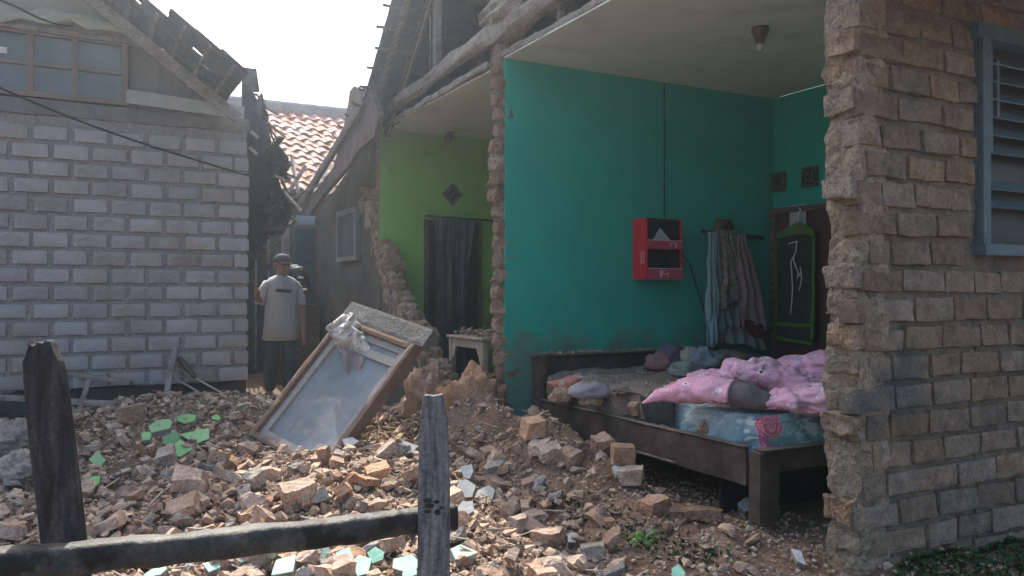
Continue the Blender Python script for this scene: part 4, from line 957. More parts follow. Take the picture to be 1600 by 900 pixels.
GREYP = cloth('grey_pillow', [(.13, .11, .12), (.24, .21, .22)], scale=5)
m = MB()
puff(m, [(P(1132, 614, 4.38), .12, .065), (P(1160, 616, 4.35), .125, .068), (P(1190, 624, 4.33), .10, .05), (P(1214, 636, 4.32), .04, .015)], 37, .012, power=2.2)
m.build('inner_pillow', GREYP, PL)

# debris and clods on the bed
chunkrng = random.Random(5)
def chunk_mesh(seed, dims, mt, name='brick_chunk', cuts=3, rough=.006, sub=2, k_=1.0):
    r = random.Random(seed); bm = bmesh.new(); bmesh.ops.create_cube(bm, size=1)
    for v in bm.verts: v.co = V(v.co.x * dims[0], v.co.y * dims[1], v.co.z * dims[2])
    for k in range(cuts):
        n = V(r.gauss(0, 1), r.gauss(0, 1), r.gauss(0, 1)).normalized()
        ext = abs(n.x) * dims[0] / 2 + abs(n.y) * dims[1] / 2 + abs(n.z) * dims[2] / 2
        res = bmesh.ops.bisect_plane(bm, geom=bm.verts[:] + bm.edges[:] + bm.faces[:], plane_co=n * ext * r.uniform(.35, .8), plane_no=n, clear_outer=True)
        bmesh.ops.holes_fill(bm, edges=[e for e in bm.edges if e.is_boundary])
    bmesh.ops.triangulate(bm, faces=bm.faces)
    if sub:
        bmesh.ops.subdivide_edges(bm, edges=[e for e in bm.edges if e.calc_length() > max(dims) * .3], cuts=1)
        bmesh.ops.triangulate(bm, faces=bm.faces)
        bmesh.ops.subdivide_edges(bm, edges=[e for e in bm.edges if e.calc_length() > max(dims) * .25], cuts=1)
        bmesh.ops.triangulate(bm, faces=bm.faces)
        bmesh.ops.subdivide_edges(bm, edges=[e for e in bm.edges if e.calc_length() > max(dims) * .16], cuts=1)
        bmesh.ops.triangulate(bm, faces=bm.faces)
    mxd = max(dims) * k_
    mxs = max(dims)
    for v in bm.verts:
        c_ = v.co.copy(); v.co += noise.noise_vector(c_ * (2.2 / mxs) + V(seed, 0, 0)) * mxd * .10 + noise.noise_vector(c_ * (7 / mxs) + V(seed, 0, 0)) * mxd * .045
    bmesh.ops.recalc_face_normals(bm, faces=bm.faces)
    me = bpy.data.meshes.new(name); bm.to_mesh(me); bm.free(); me.materials.append(mt); return me
for i, (px, py, s, lab) in enumerate([(925, 622, .085, 'largest clod on the bed, lying on the side rail below the lilac cloth'), (990, 636, .06, 'clod of clay on the bed rail left of the dark spotted cloth'), (1098, 668, .05, 'clod stuck between the bed rail and the blue floral sheet'), (908, 594, .06, 'flat lump of clay near the headboard on the dusty blanket'), (960, 592, .07, 'long flat clay lump in the middle of the dusty blanket')]):
    o = inst('clay_clod', chunk_mesh(500 + i, (s * 1.6, s, s * (.9 if i < 3 else .45)), CLAY if i != 3 else RUB, 'clay_clod', 5, .012), P(px, py, (5.25, 5.0, 4.5, 5.9, 5.8)[i]), (i, i * 2, i * 3)); tag(o, lab, 'clod')

# ------------------------------------------------------------------ green room: curtain, table
CUR = cloth('dark_grey_curtain', [(.06, .07, .076), (.12, .135, .14)], scale=5)
a = onY(676, 342, 8.1); b_ = onY(742, 342, 8.1)
m = MB()
def cu(u, v):
    x = a.x + (b_.x - a.x) * (u + .05 * math.sin(v * 3)) ; z_ = a.z - v * (a.z - .12)
    w2 = noise.noise(V(u * 4, v * 1.5, 2)); g_ = 1 - .35 * math.sin(v * 2.6) * (u - .5) ** 2 * 4
    return V(a.x + (x - a.x) * (g_ if u > .5 else 1) , 8.08 + .045 * math.sin(u * 24 + 4 * w2 + 1.4 * math.sin(v * 3)) * (.4 + abs(w2) * 1.6) + .02 * math.sin(u * 63 + 5 * w2 + v * 3), z_ + .02 * w2 * v)
m.grid(cu, 120, 24); tag(m.build('curtain', CUR), 'long dark grey curtain hanging in the doorway of the green room', 'curtain')
m = MB(); m.tube([V(a.x - .08, 8.12, a.z + .03), V(a.x + 1.1, 8.12, a.z - .0)], .012, 6); tag(m.build('curtain_rod', BLACK), 'dark rod above the curtain on the green wall', 'curtain rod')
DF = thing('inner_doorway', (a.x, 8.17, 0), 'dark doorway in the green wall behind the curtain', 'doorway')
m = MB(); m.box((a.x - .03, 8.15, 0), (b_.x + .06, 8.178, a.z - .01)); m.build('opening', BLACK, DF)
m = MB(); m.box((a.x - .07, 8.14, 0), (a.x - .03, 8.178, a.z)); m.box((b_.x + .06, 8.14, 0), (b_.x + .1, 8.178, a.z)); m.build('frame', WOODD, DF)
TB = thing('small_table', (3.0, 6.15, 0), 'cream painted small table with rubble on its top in the green room', 'table')
CREAM = mat('cream_paint', [(.33, .28, .22), (.45, .39, .31)], 6, bump=.2, rand=0, dust=.4)
m = MB(); m.rbox((3.25, 6.5, .745), (.55, .76, .03), (6, 8, 2), .003, 5, 1); m.build('tabletop', CREAM, TB)
m = MB(); m.box((3.0, 6.15, .66), (3.02, 6.85, .728)); m.box((3.02, 6.15, .66), (3.5, 6.17, .728)); m.build('apron', CREAM, TB)
for (x, y) in ((3.02, 6.17), (3.02, 6.83), (3.48, 6.17), (3.48, 6.83)):
    m = MB(); m.loft([V(x, y, 0), V(x, y, .66), V(x, y, .728)], [(.018, .018), (.028, .028), (.03, .03)], V(0, 1, 0), 8, power=6, smooth=False); m.build('leg', CREAM, TB)
for (y, s) in ((6.2, 1), (6.8, -1)):
    m = MB(); m.prism([V(3.0, y, .66), V(3.0, y + s * .09, .66), V(3.0, y, .52)], V(.02, 0, 0)); fixn(m.build('corner_bracket', CREAM, TB))

# ------------------------------------------------------------------ fallen window
A = P(393, 684, 5.5); Bp = P(508, 748, 5.06); Cp = P(537, 500, 5.915)
ex = (Bp - A); wd = ex.length; ex.normalize(); ey = (Cp - A); ey = ey - ex * ey.dot(ex); ln_ = ey.length; ey.normalize(); ez = ex.cross(ey)
FM = Matrix((ex, ey, ez)).transposed().to_4x4(); FM.translation = A
wd = .755; print('fallen window', wd, ln_, 'ez', ez)
FWN = thing('fallen_window', A, 'fallen wooden window frame with glass leaning on the rubble before the alley', 'window')
fw = .048
def fbox(name, x0, y0, z0, x1, y1, z1, mt, par=FWN, n=None):
    m = MB(); 
    if n: m.rbox(((x0 + x1) / 2, (y0 + y1) / 2, (z0 + z1) / 2), (x1 - x0, y1 - y0, z1 - z0), n, .004, 7, x0 * 9 + y0, FM, .003)
    else: m.box((x0, y0, z0), (x1, y1, z1), FM)
    return m.build(name, mt, par)
fbox('stile', 0, 0, -.05, fw, ln_, .05, WOODR, n=(2, 20, 2)); fbox('stile', wd - fw, 0, -.05, wd, ln_, .05, WOODR, n=(2, 20, 2))
fbox('rail', fw, 0, -.05, wd - fw, fw, .05, WOODR, n=(8, 2, 2)); fbox('rail', fw, ln_ - fw, -.05, wd - fw, ln_, .05, WOODR, n=(8, 2, 2))
SASH = mat('pale_sash', [(.30, .27, .24), (.40, .37, .33)], 7, bump=.3, rand=0)
fbox('sash', fw, fw, -.03, fw + .05, ln_ - fw, .015, SASH); fbox('sash', wd - fw - .05, fw, -.03, wd - fw, ln_ - fw, .015, SASH)
fbox('sash', fw + .05, fw, -.03, wd - fw - .05, fw + .045, .015, SASH); fbox('sash', fw + .05, ln_ - fw - .045, -.03, wd - fw - .05, ln_ - fw, .015, SASH)
fbox('pale_board', fw, ln_ - .2, .0, wd - fw, ln_ - .14, .02, SASH)
gl = bpy.data.materials.new('dusty_window_glass'); gl.use_nodes = True; N, L = nodes_of(gl)
pb = N['Principled BSDF']; pb.inputs['Base Color'].default_value = (.30, .34, .36, 1); pb.inputs['Roughness'].default_value = .18; pb.inputs['Specular IOR Level'].default_value = .7
tr = N.new('ShaderNodeBsdfTransparent'); mx = N.new('ShaderNodeMixShader'); nn = N.new('ShaderNodeTexNoise'); nn.inputs['Scale'].default_value = 5
mr = N.new('ShaderNodeMapRange'); mr.inputs[1].default_value = .3; mr.inputs[2].default_value = .7; mr.inputs[3].default_value = .55; mr.inputs[4].default_value = .82
L.new(nn.outputs['Fac'], mr.inputs[0]); L.new(mr.outputs[0], mx.inputs[0]); L.new(tr.outputs[0], mx.inputs[1]); L.new(pb.outputs[0], mx.inputs[2]); L.new(mx.outputs[0], N['Material Output'].inputs[0])
fbox('pane', fw + .05, fw + .045, -.012, wd - fw - .05, ln_ - fw - .045, -.006, gl)
o = fbox('wall_piece', -.02, ln_ + .003, -.05, wd + .05, ln_ + .15, .035, GREYCONC, None, n=(16, 6, 4)); tag(o, 'grey lintel piece still attached along the top of the fallen window', 'wall fragment')
o = fbox('wall_piece', -.04, -.15, -.09, wd - .08, -.004, .03, GREYCONC, None, n=(14, 5, 4)); tag(o, 'grey plastered slab under the bottom edge of the fallen window', 'wall fragment')

# crumpled cloth over the window
SILV = cloth('dusty_white_cloth', [(.36, .33, .30), (.58, .54, .50), (.68, .64, .60)], scale=4)
m = MB(); base = FM @ V(.05, ln_ - .06, .03)
TOP = [(510, 514), (520, 503), (533, 494), (548, 489), (557, 497), (566, 515), (580, 532), (604, 549)]
BOT = [(516, 526), (524, 536), (534, 552), (545, 566), (560, 574), (574, 574), (590, 566), (603, 553)]
def pick(L_, u):
    k = u * (len(L_) - 1); i = min(len(L_) - 2, int(k)); f = k - i
    return (L_[i][0] * (1 - f) + L_[i + 1][0] * f, L_[i][1] * (1 - f) + L_[i + 1][1] * f)
def crumple(u, v):
    a_, b2 = pick(TOP, u), pick(BOT, u)
    x = a_[0] * (1 - v) + b2[0] * v; y = a_[1] * (1 - v) + b2[1] * v
    ang = math.atan2(y - 484, x - 548); rr3 = math.hypot(x - 548, y - 484) / 60
    n1 = noise.noise(V(x / 22, y / 22, 1)); n2 = abs(noise.noise(V(x / 14 + 5, y / 20, 3))); n3 = abs(noise.noise(V(x / 6, y / 8, 9)))
    t = 5.72 - .10 * math.sin(math.pi * min(1, v * 1.1)) * math.sin(math.pi * min(1, max(0, u * 1.0))) ** .5
    t += .045 * math.sin(ang * 9 + 2.5 * n1) * min(1, rr3) + .07 * n2 + .03 * n3
    return P(x + 2 * math.sin(y * .5), y + 2 * math.sin(x * .35), t)
m.grid(crumple, 90, 60)
o = m.build('cloth', SILV); solid(o, .006); tag(o, 'crumpled dusty white cloth draped over the top of the fallen window', 'cloth')
m = MB()
def hang(u, v):
    a_ = P(535 + 60 * u, 545 + 10 * u, 5.65); b2 = P(548 + 36 * u, 592 + 8 * math.sin(u * 6), 5.60)
    p = a_.lerp(b2, v); return p - FW * (.05 * math.sin(v * 3.1) + .02 * math.sin(u * 13 + v * 3)) 
m.grid(hang, 30, 20); o = m.build('cloth', cloth('shaded_mauve_cloth', [(.24, .20, .20), (.32, .27, .26)])); solid(o, .008); tag(o, 'mauve grey cloth with shade in its colour hanging below the white cloth inside the fallen window', 'cloth')  # lower folds: their shade is put into this darker cloth colour
m = MB(); pb_ = P(604, 583, 5.75); M_ = Matrix.Translation(pb_) @ FM.to_3x3().to_4x4(); m.box((-.09, -.08, -.02), (.07, .06, .04), M_); tag(m.build('board_piece', WOODR), 'square dark brown board piece behind the cloth in the fallen window', 'board')

# ------------------------------------------------------------------ man in the alley
MN = thing('person', (1.96, 9.15, 0), 'man in a grey cap, pale grey T-shirt and jeans standing in the alley', 'person')
MN.rotation_euler = (0, R(1.5), R(6)); MN.location.z = -.04
def skinobj(name, verts, edges, radii, mt, sub=2, root=0):
    me = bpy.data.meshes.new(name); me.from_pydata(verts, edges, []); o = bpy.data.objects.new(name, me); COL.objects.link(o); o.parent = MN
    sk = o.modifiers.new('skin', 'SKIN'); me.skin_vertices.new() if not me.skin_vertices else None
    for i, r in enumerate(radii): me.skin_vertices[0].data[i].radius = r if isinstance(r, tuple) else (r, r)
    me.skin_vertices[0].data[root].use_root = True
    sb = o.modifiers.new('sub', 'SUBSURF'); sb.levels = sub; sb.render_levels = sub; me.materials.append(mt); return o
SKIN = mat('brown_skin', [(.30, .17, .12), (.38, .23, .17)], 8, rough=.6, bump=.1, rand=0)
bv_ = [(0, 0, .88), (0, .0, 1.05), (0, .01, 1.22), (0, .015, 1.31), (0, .01, 1.38), (0, -.005, 1.44), (0, -.01, 1.50), (0, 0, 1.55),
       (-.155, .01, 1.26), (-.235, .0, 1.06), (-.31, -.14, 1.13), (-.33, -.2, 1.18),
       (.155, .01, 1.26), (.245, .03, 1.01), (.235, -.05, .76), (.235, -.08, .68),
       (-.09, 0, .82), (-.10, -.01, .46), (-.10, .03, .08), (-.11, -.10, .035),
       (.09, 0, .82), (.10, -.01, .46), (.11, .03, .08), (.12, -.10, .035)]
be_ = [(0, 1), (1, 2), (2, 3), (3, 4), (4, 5), (5, 6), (6, 7), (2, 8), (8, 9), (9, 10), (10, 11), (2, 12), (12, 13), (13, 14), (14, 15), (0, 16), (16, 17), (17, 18), (18, 19), (0, 20), (20, 21), (21, 22), (22, 23)]
br_ = [(.10, .08), (.11, .085), (.13, .09), .06, .052, (.075, .082), (.078, .09), (.055, .065), .042, .038, .033, .03, .042, .038, .033, .03, .08, .055, .04, .035, .08, .055, .04, .035]
def fing(base, d, spread):   # five fingers, each a short chain
    base = Vector(base); d = Vector(d).normalized(); s = Vector(spread).normalized()
    k0 = len(bv_)
    for i, L_ in enumerate((.062, .072, .068, .052)):
        b0 = base + s * (i - 1.5) * .017 + d * .03
        bv_.append(tuple(b0)); bv_.append(tuple(b0 + d * L_ * .5)); bv_.append(tuple(b0 + d * L_ * .85 + V(0, -.012, 0)))
        n0 = len(bv_) - 3; be_.append((fing.w, n0)); be_.append((n0, n0 + 1)); be_.append((n0 + 1, n0 + 2)); br_.extend([.012, .009, .007])
    b0 = base + s * -.035; bv_.append(tuple(b0)); bv_.append(tuple(b0 + d * .035 + s * -.012)); n0 = len(bv_) - 2
    be_.append((fing.w, n0)); be_.append((n0, n0 + 1)); br_.extend([.013, .009])
fing.w = 11; fing(bv_[11], (-.25, -.3, .9), (0, 1, .2))
fing.w = 15; fing(bv_[15], (-.05, -.2, -1), (0, -1, .1))
skinobj('body', bv_, be_, br_, SKIN)
SHIRT = cloth('pale_grey_shirt', [(.40, .43, .47), (.48, .51, .55)], scale=3)
m = MB()
m.loft([V(.01, 0, .66), V(.005, -.01, .82), V(0, 0, 1.05), V(0, 0, 1.18), V(0, .0, 1.28), V(0, .01, 1.335), V(0, .01, 1.365)], [(.195, .15), (.19, .14), (.175, .13), (.19, .125), (.185, .115), (.125, .09), (.065, .065)], V(0, 1, 0), 36, .026, 2, True, 8)
for s in (-1, 1):
    m.loft([V(s * .10, .01, 1.275), V(s * .16, .01, 1.262), V(s * .195, .01, 1.20), V(s * .218, .015, 1.12), V(s * .235, .02, 1.04)], [(.04, .05), (.052, .065), (.055, .068), (.056, .07), (.058, .072)], V(0, 1, 0), 14, .006, 3, True)
o = m.build('shirt', SHIRT, None, loc=(0, 0, 0)); o.parent = MN
m = MB(); m.grid(lambda u, v: V(-.11 + .17 * u, -.150 + .02 * (u - .5) ** 2 - .002, 1.185 - .008 * u + .030 * v), 8, 2); o = m.build('chest_print', mat('dark_print', [(.03, .035, .045), (.10, .11, .12)], 60, bump=0, rand=0), None, loc=(0, 0, 0)); o.parent = MN; solid(o, .003)
JEAN = cloth('dim_jeans', [(.05, .075, .10), (.10, .13, .16)], scale=6)
skinobj('jeans', [(0, 0, .90), (0, 0, .80), (-.085, 0, .76), (-.10, -.015, .46), (-.10, .02, .08), (.085, 0, .76), (.10, -.015, .46), (.11, .02, .08)], [(0, 1), (1, 2), (2, 3), (3, 4), (1, 5), (5, 6), (6, 7)], [(.15, .12), (.14, .12), .10, .078, .07, .10, .078, .07], JEAN)
m = MB(); CAPM = cloth('grey_cap_cloth', [(.10, .10, .11), (.16, .16, .17)])
m.loft([V(0, .0, 1.505), V(0, .0, 1.54), V(0, .005, 1.575), V(0, .005, 1.597), V(0, .005, 1.603)], [(.085, .098), (.086, .10), (.075, .088), (.045, .055), (.01, .01)], V(0, 1, 0), 20)
m.grid(lambda u, v: V(-.075 + .15 * u, -.075 - .085 * v * math.sin(math.pi * (.12 + .76 * u)), 1.512 - .012 * v - .012 * (2 * u - 1) ** 2), 12, 4); o = m.build('cap', CAPM, None, loc=(0, 0, 0)); o.parent = MN; solid(o, .005)
m = MB()
m.loft([V(0, -.085, 1.475), V(0, -.105, 1.45), V(0, -.10, 1.437)], [(.008, .008), (.015, .013), (.008, .006)], V(1, 0, 0), 8); o = m.build('nose', SKIN, None, loc=(0, 0, 0)); o.parent = MN
for s in (-1, 1):
    m = MB(); m.loft([V(s * .078, .0, 1.495), V(s * .086, .005, 1.47), V(s * .08, .0, 1.44)], [(.008, .014), (.01, .02), (.006, .01)], V(0, 1, 0), 8); o = m.build('ear', SKIN, None, loc=(0, 0, 0)); o.parent = MN
    m = MB(); m.loft([V(s * .018, -.086, 1.482), V(s * .03, -.089, 1.484), V(s * .042, -.082, 1.482)], [(.003, .003), (.006, .005), (.003, .003)], V(0, 0, 1), 8); o = m.build('eye', BLACK, None, loc=(0, 0, 0)); o.parent = MN
m = MB(); m.loft([V(-.024, -.078, 1.408), V(0, -.088, 1.409), V(.024, -.078, 1.408)], [(.003, .003), (.008, .006), (.003, .003)], V(0, 0, 1), 8); o = m.build('mouth', mat('lips', [(.16, .07, .06), (.2, .09, .08)], 8, bump=0, rand=0), None, loc=(0, 0, 0)); o.parent = MN
m = MB(); m.loft([V(-.11, -.12, .03), V(-.11, 0, .045), V(-.10, .07, .04)], [(.04, .025), (.045, .04), (.04, .035)], V(0, 0, 1), 12); m.loft([V(.12, -.12, .03), V(.12, 0, .045), V(.11, .07, .04)], [(.04, .025), (.045, .04), (.04, .035)], V(0, 0, 1), 12); o = m.build('sandals', BLACK, None, loc=(0, 0, 0)); o.parent = MN

# ------------------------------------------------------------------ foreground fence
def pp(px, py, t): return P(px, py, t)
LPOST = [(36, 600), (34, 565), (39, 556), (44, 538), (53, 541), (57, 534), (66, 537), (70, 531), (77, 534), (81, 545), (90, 565), (96, 590), (104, 650), (115, 740), (128, 850), (140, 960), (150, 1165), (78, 1165), (70, 960), (63, 850), (50, 740), (41, 660)]
m = MB(); m.prism([pp(x, y, 2.14) for x, y in LPOST], FW * .035); o = fixn(m.build('fence_post', CHAR)); tag(o, 'charred black fence plank with a ragged top at the left', 'fence post', 'rough fence in the foreground')
RPOST = [(658, 640), (662, 617), (676, 619), (691, 616), (694, 632), (699, 660), (702, 760), (702, 900), (703, 1075), (651, 1075), (652, 900), (653, 760), (654, 690)]
m = MB(); m.prism([pp(x, y, 2.48) for x, y in RPOST], FW * .035); RP = fixn(m.build('fence_post', GREYPOST)); tag(RP, 'weathered grey fence plank with a chamfered top and nail holes at the centre', 'fence post', 'rough fence in the foreground')
for o in (COL.objects[-2], RP):
    bvm = o.modifiers.new('bevel', 'BEVEL'); bvm.width = .004; bvm.segments = 2; bvm.limit_method = 'ANGLE'
m = MB()
for (x, y, a_, b2) in ((668, 782, 7, 3.5), (682, 784, 5, 3), (671, 790, 8, 4), (668, 799, 6, 3), (684, 800, 5, 5), (690, 793, 4, 3)):
    q = [pp(x + a_ * math.cos(k * .785), y + b2 * math.sin(k * .785), 2.478) for k in range(8)]; m.prism(q, FW * .001)
fixn(m.build('nail_hole', BLACK, RP))
m = MB(); pts = []; rs = []
p0, p1 = P(-150, 893, 1.86), P(707, 806, 2.60)
nodesu = [.07, .47, .86]
for k in range(121):
    u = k / 120; p = p0.lerp(p1, u) + V(0, 0, -.012 * math.sin(u * math.pi)); r = .0385
    for n_u in nodesu:
        d = (u - n_u) * 100; r += .0035 * math.exp(-(d / .45) ** 2) - .002 * math.exp(-((d - 1.2) / .5) ** 2)
    pts.append(p); rs.append((r, r))
m.loft(pts, rs, V(0, 0, 1), 28, .006, 2, True, 9, power=3.4); tag(m.build('bamboo_rail', BAMBOO), 'dark bamboo rail crossing the foreground between the two fence planks', 'fence rail', 'rough fence in the foreground')

# ------------------------------------------------------------------ painted plaster slabs
def slab(px, py, wpx, face, lab, seed, tilt=(0, 0), lift=.055, asp=.7, name='plaster_slab', rot=None):
    p = hit(px, py, lift); t = (p - V(0, 0, CAM_H)).dot(FW); r = wpx / 2 * t / FPX
    rg = random.Random(seed); n = rg.choice((4, 5, 5, 6)); pts = []; sq = rg.uniform(.75, 1.2)
    for k in range(n):
        a_ = 2 * math.pi * (k + rg.uniform(-.3, .3)) / n; rr2 = r * rg.uniform(.68, 1.35)
        pts.append(V(math.cos(a_) * rr2, math.sin(a_) * rr2 * asp * 1.5, 0))
    # tilt toward the viewer
    M_ = Matrix.Translation(p) @ Matrix.Rotation(AZ - R(90), 4, 'Z') @ Matrix.Rotation(R(30 + tilt[0]), 4, 'X') @ Matrix.Rotation(R(tilt[1]), 4, 'Y') @ Matrix.Rotation(rg.uniform(0, 6), 4, 'Z')
    T = thing(name, p, lab, 'plaster fragment', 'painted plaster fragments in the rubble')
    th = max(.03, r * .8)
    m = MB(); m.prism([M_ @ (q * rg.uniform(.9, 1.0) + V(0, 0, -th)) for q in pts], (M_.to_3x3() @ V(0, 0, 1)) * (th - .003)); fixn(m.build('core', RUBG, T))
    m = MB(); m.prism([M_ @ (q + V(0, 0, -.003)) for q in pts], (M_.to_3x3() @ V(0, 0, 1)) * .006); fixn(m.build('painted_face', face, T))
GS = [(255, 664, 38, 'broad light green plaster fragment at the upper left of the green cluster', -5), (289, 655, 27, 'pointed light green plaster fragment at the top of the green cluster', 8), (311, 681, 52, 'largest light green plaster fragment, at the right of the green cluster', 0), (284, 699, 34, 'light green plaster fragment lowest in the green cluster', 6), (267, 687, 26, 'darker green plaster fragment in the middle of the green cluster', 35), (229, 681, 18, 'small light green triangle at the left end of the green cluster', 5), (155, 718, 28, 'lone green plaster fragment with a chalky lower edge right of the charred plank', 10), (148, 753, 20, 'small green plaster fragment below the lone chalky one', 15), (337, 652, 16, 'small pale green fragment half buried at the right above the green cluster', 0)]
for i, (x, y, w_, lab, tl) in enumerate(GS): slab(x, y, w_, GPL, lab, 40 + i, (tl, (i * 37) % 16 - 8))
MS = [(440, 884, 58, 'largest mint green plaster fragment, below the bamboo rail', -5), (388, 870, 24, 'small mint green fragment just under the rail left of the largest one', 0), (331, 886, 36, 'mint green plaster fragment at the bottom left under the rail', -8), (506, 862, 24, 'dull mint fragment touching the underside of the rail', 25), (540, 866, 34, 'pale mint fragment standing on edge under the rail', 10), (556, 886, 42, 'long pale mint fragment left of the grey plank at the bottom', 0), (590, 868, 26, 'small mint stone under the right end of the rail', 15), (634, 880, 40, 'mint fragment touching the left side of the grey plank', 0), (640, 897, 22, 'bright mint corner at the very bottom beside the grey plank', 0), (722, 862, 44, 'cream green plaster fragment right of the grey plank near the bottom', -5), (1060, 895, 30, 'pale mint fragment at the bottom edge near the weeds', 0), (245, 893, 30, 'cream fragment at the bottom left edge under the rail', 0)]
for i, (x, y, w_, lab, tl) in enumerate(MS): slab(x, y, w_, MINT, lab, 70 + i, (tl - 8, (i * 53) % 20 - 10))
WS = [(730, 738, 26, 'thin pale grey plaster flake, topmost right of the grey plank', 20), (727, 762, 34, 'pale grey plaster flake right of the grey plank', 15), (760, 772, 36, 'wide pale grey slab leaning right of the grey plank', 5), (726, 795, 26, 'pale chalky lump beside the end of the bamboo rail', 10), (1247, 869, 26, 'lone whitish plaster flake on the earth below the bed', 10), (1170, 790, 28, 'pale grey tile lying in the dark under the bed', 0), (967, 736, 22, 'thin pale chip on the earth bank below the bed rail', 0), (893, 838, 20, 'pale chip under the square brick at the bottom', 10), (635, 700, 34, 'bluish grey plaster fragment right of the fallen window', 5), (545, 690, 24, 'grey plaster fragment beneath the fallen window', 5)]
for i, (x, y, w_, lab, tl) in enumerate(WS): slab(x, y, w_, WPL, lab, 100 + i, (tl, (i * 41) % 20 - 10))

# ------------------------------------------------------------------ single bricks and lumps that can be told apart
HB = [  # px, py, length px, (dims ratio), rot z deg, tilt, material, label
 (830, 672, 44, (1.2, .9, .8), 20, 10, RUB, 'pale cube of brick lying against the foot of the teal wall'),
 (890, 718, 34, (1, .9, .9), 40, 20, RUB, 'round pale brick lump on the earth bank below the bed rail'),
 (943, 700, 36, (1, .9, .9), 10, 15, RUB, 'pale squarish brick lump just under the bed rail'),
 (973, 722, 42, (1, .9, 1.1), 5, 0, RUB, 'brown upright brick block under the middle of the bed rail'),
 (1085, 800, 110, (2.6, .6, .55), -28, 0, SOIL, 'long earth coated brick lying below the bed'),
 (1020, 795, 44, (1, .9, .8), 35, 10, CLAY, 'pale clay clod left of the long brick below the bed'),
 (985, 745, 50, (1.3, .8, .7), -20, 10, RUB, 'dim flat stone in the shade under the bed rail'),
 (815, 820, 90, (2.2, .8, .7), 28, 5, RUB, 'long broken brick lying askew right of the grey plank'),
 (855, 845, 56, (1.3, 1, .8), -10, 12, RUB, 'brown brick half below the long askew brick'),
 (925, 862, 42, (1.3, .8, .8), -4, 0, RUBG, 'pale squarish brick standing alone near the bottom centre'),
 (768, 740, 40, (1, .9, .9), 30, 15, RUBG, 'grey stone lump right of the topmost pale flake'),
 (800, 795, 40, (1.4, .8, .8), 55, 20, RUB, 'brick standing on end above the long askew brick'),
 (505, 720, 38, (.8, .9, 1.7), 0, 4, RUB, 'upright brick wedged under the corner of the fallen window'),
 (300, 770, 62, (.9, .9, 1.2), 10, 10, RUB, 'large upright brown brick block left of the fallen window'),
 (195, 694, 34, (.7, .6, 1.7), 15, 20, RUB, 'tall brick leaning below the timber right of the charred plank'),
 (222, 703, 30, (.7, .6, 1.7), 25, 22, RUB, 'first of the narrow bricks leaning in a row left of the green cluster'),
 (240, 708, 28, (.7, .6, 1.6), 30, 24, RUB, 'second narrow leaning brick in the row beside the green cluster'),
 (262, 722, 46, (1.2, .8, .9), 30, 20, RUB, 'brown block lying under the green cluster'),
 (205, 650, 46, (1.3, .9, .9), 20, 10, RUB, 'grey brown block on top of the rubble at the foot of the block wall'),
 (398, 790, 44, (1.2, .8, .9), 60, 20, RUB, 'sunlit tan brick block left of the dark beam end'),
 (470, 785, 60, (1.2, 1, .9), 20, 15, RUB, 'large sunlit brick chunk above the middle of the bamboo rail'),
 (590, 740, 40, (1.3, .8, .8), 20, 20, RUB, 'dark brick chunk between the fallen window and the grey plank'),
 (560, 838, 60, (1.2, .9, 1), 75, 25, RUB, 'tan wedge of brick below the rail left of the grey plank'),
 (585, 790, 50, (1.8, .7, .6), 10, 10, RUB, 'long sunlit brick half just above the rail near the grey plank'),
 (425, 738, 32, (1.2, .8, .7), 10, 10, RUB, 'small pale brick lump at the lower corner of the fallen window'),
 (535, 895, 40, (1, .9, 1), 30, 20, RUB, 'tan brick lump at the bottom edge below the rail'),
 (870, 895, 50, (1.2, .9, .8), 30, 10, RUB, 'brown brick at the bottom edge below the askew bricks'),
 (955, 893, 60, (2.0, .5, .5), 40, 10, RUBG, 'dark grey elongated brick at the bottom left of the weeds'),
 (845, 700, 40, (1.3, .9, .7), -20, 12, RUB, 'brown brick lump beside the pale cube at the teal wall'),
 (860, 712, 40, (1.1, .8, .8), 12, 20, RUB, 'tan brick half on top of the earth bank'),
]
for i, (px, py, lp, dr, rz, tl, mt, lab) in enumerate(HB):
    p = hit(px, py + 6, .02); t = (p - V(0, 0, CAM_H)).dot(FW); L_ = .80 * lp * t / FPX; mxr = max(dr)
    dims = tuple(L_ * d / mxr * (1.0 if mxr > 1.6 else 1.1) for d in dr)
    me = chunk_mesh(200 + i, dims, mt, 'brick_chunk', 3 if i % 3 else 2, k_=.8 if i % 3 else .5)
    p.z += dims[2] * .38
    o = inst('brick_chunk', me, p, (R(tl), R(-tl * .7), AZ - R(90) + R(rz))); tag(o, lab, 'brick')
# clay mounds by the green room entrance
for i, (px, py, t, sx, sz_, lab) in enumerate([(742, 650, 6.05, .25, .34, 'large pale clay mound heaped in the opening of the green room'), (668, 650, 6.6, .24, .36, 'clay mound against the torn foot of the grey side wall'), (748, 595, 6.3, .08, .09, 'rounded clay lump on top of the large clay mound'), (772, 600, 6.2, .07, .07, 'small rough clay lump beside the partition end'), (30, 735, 4.55, .13, .10, 'round brown boulder at the far left behind the charred plank'), (14, 690, 4.9, .16, .11, 'second larger boulder behind the round one at the left edge'), (755, 700, 5.6, .07, .12, 'elongated earth lump sliding from the foot of the partition')]):
    wrinkle_lump('clay_mound' if i < 4 else 'boulder', P(px, py, t), (sx, sx, sz_), CLAY if i < 4 else (RUBG if i < 6 else RUB), lab, 'clay mound' if i < 4 else 'boulder', seed=i * 7 + 1, amp=.32, nu=60, nv=40, flat=.9)

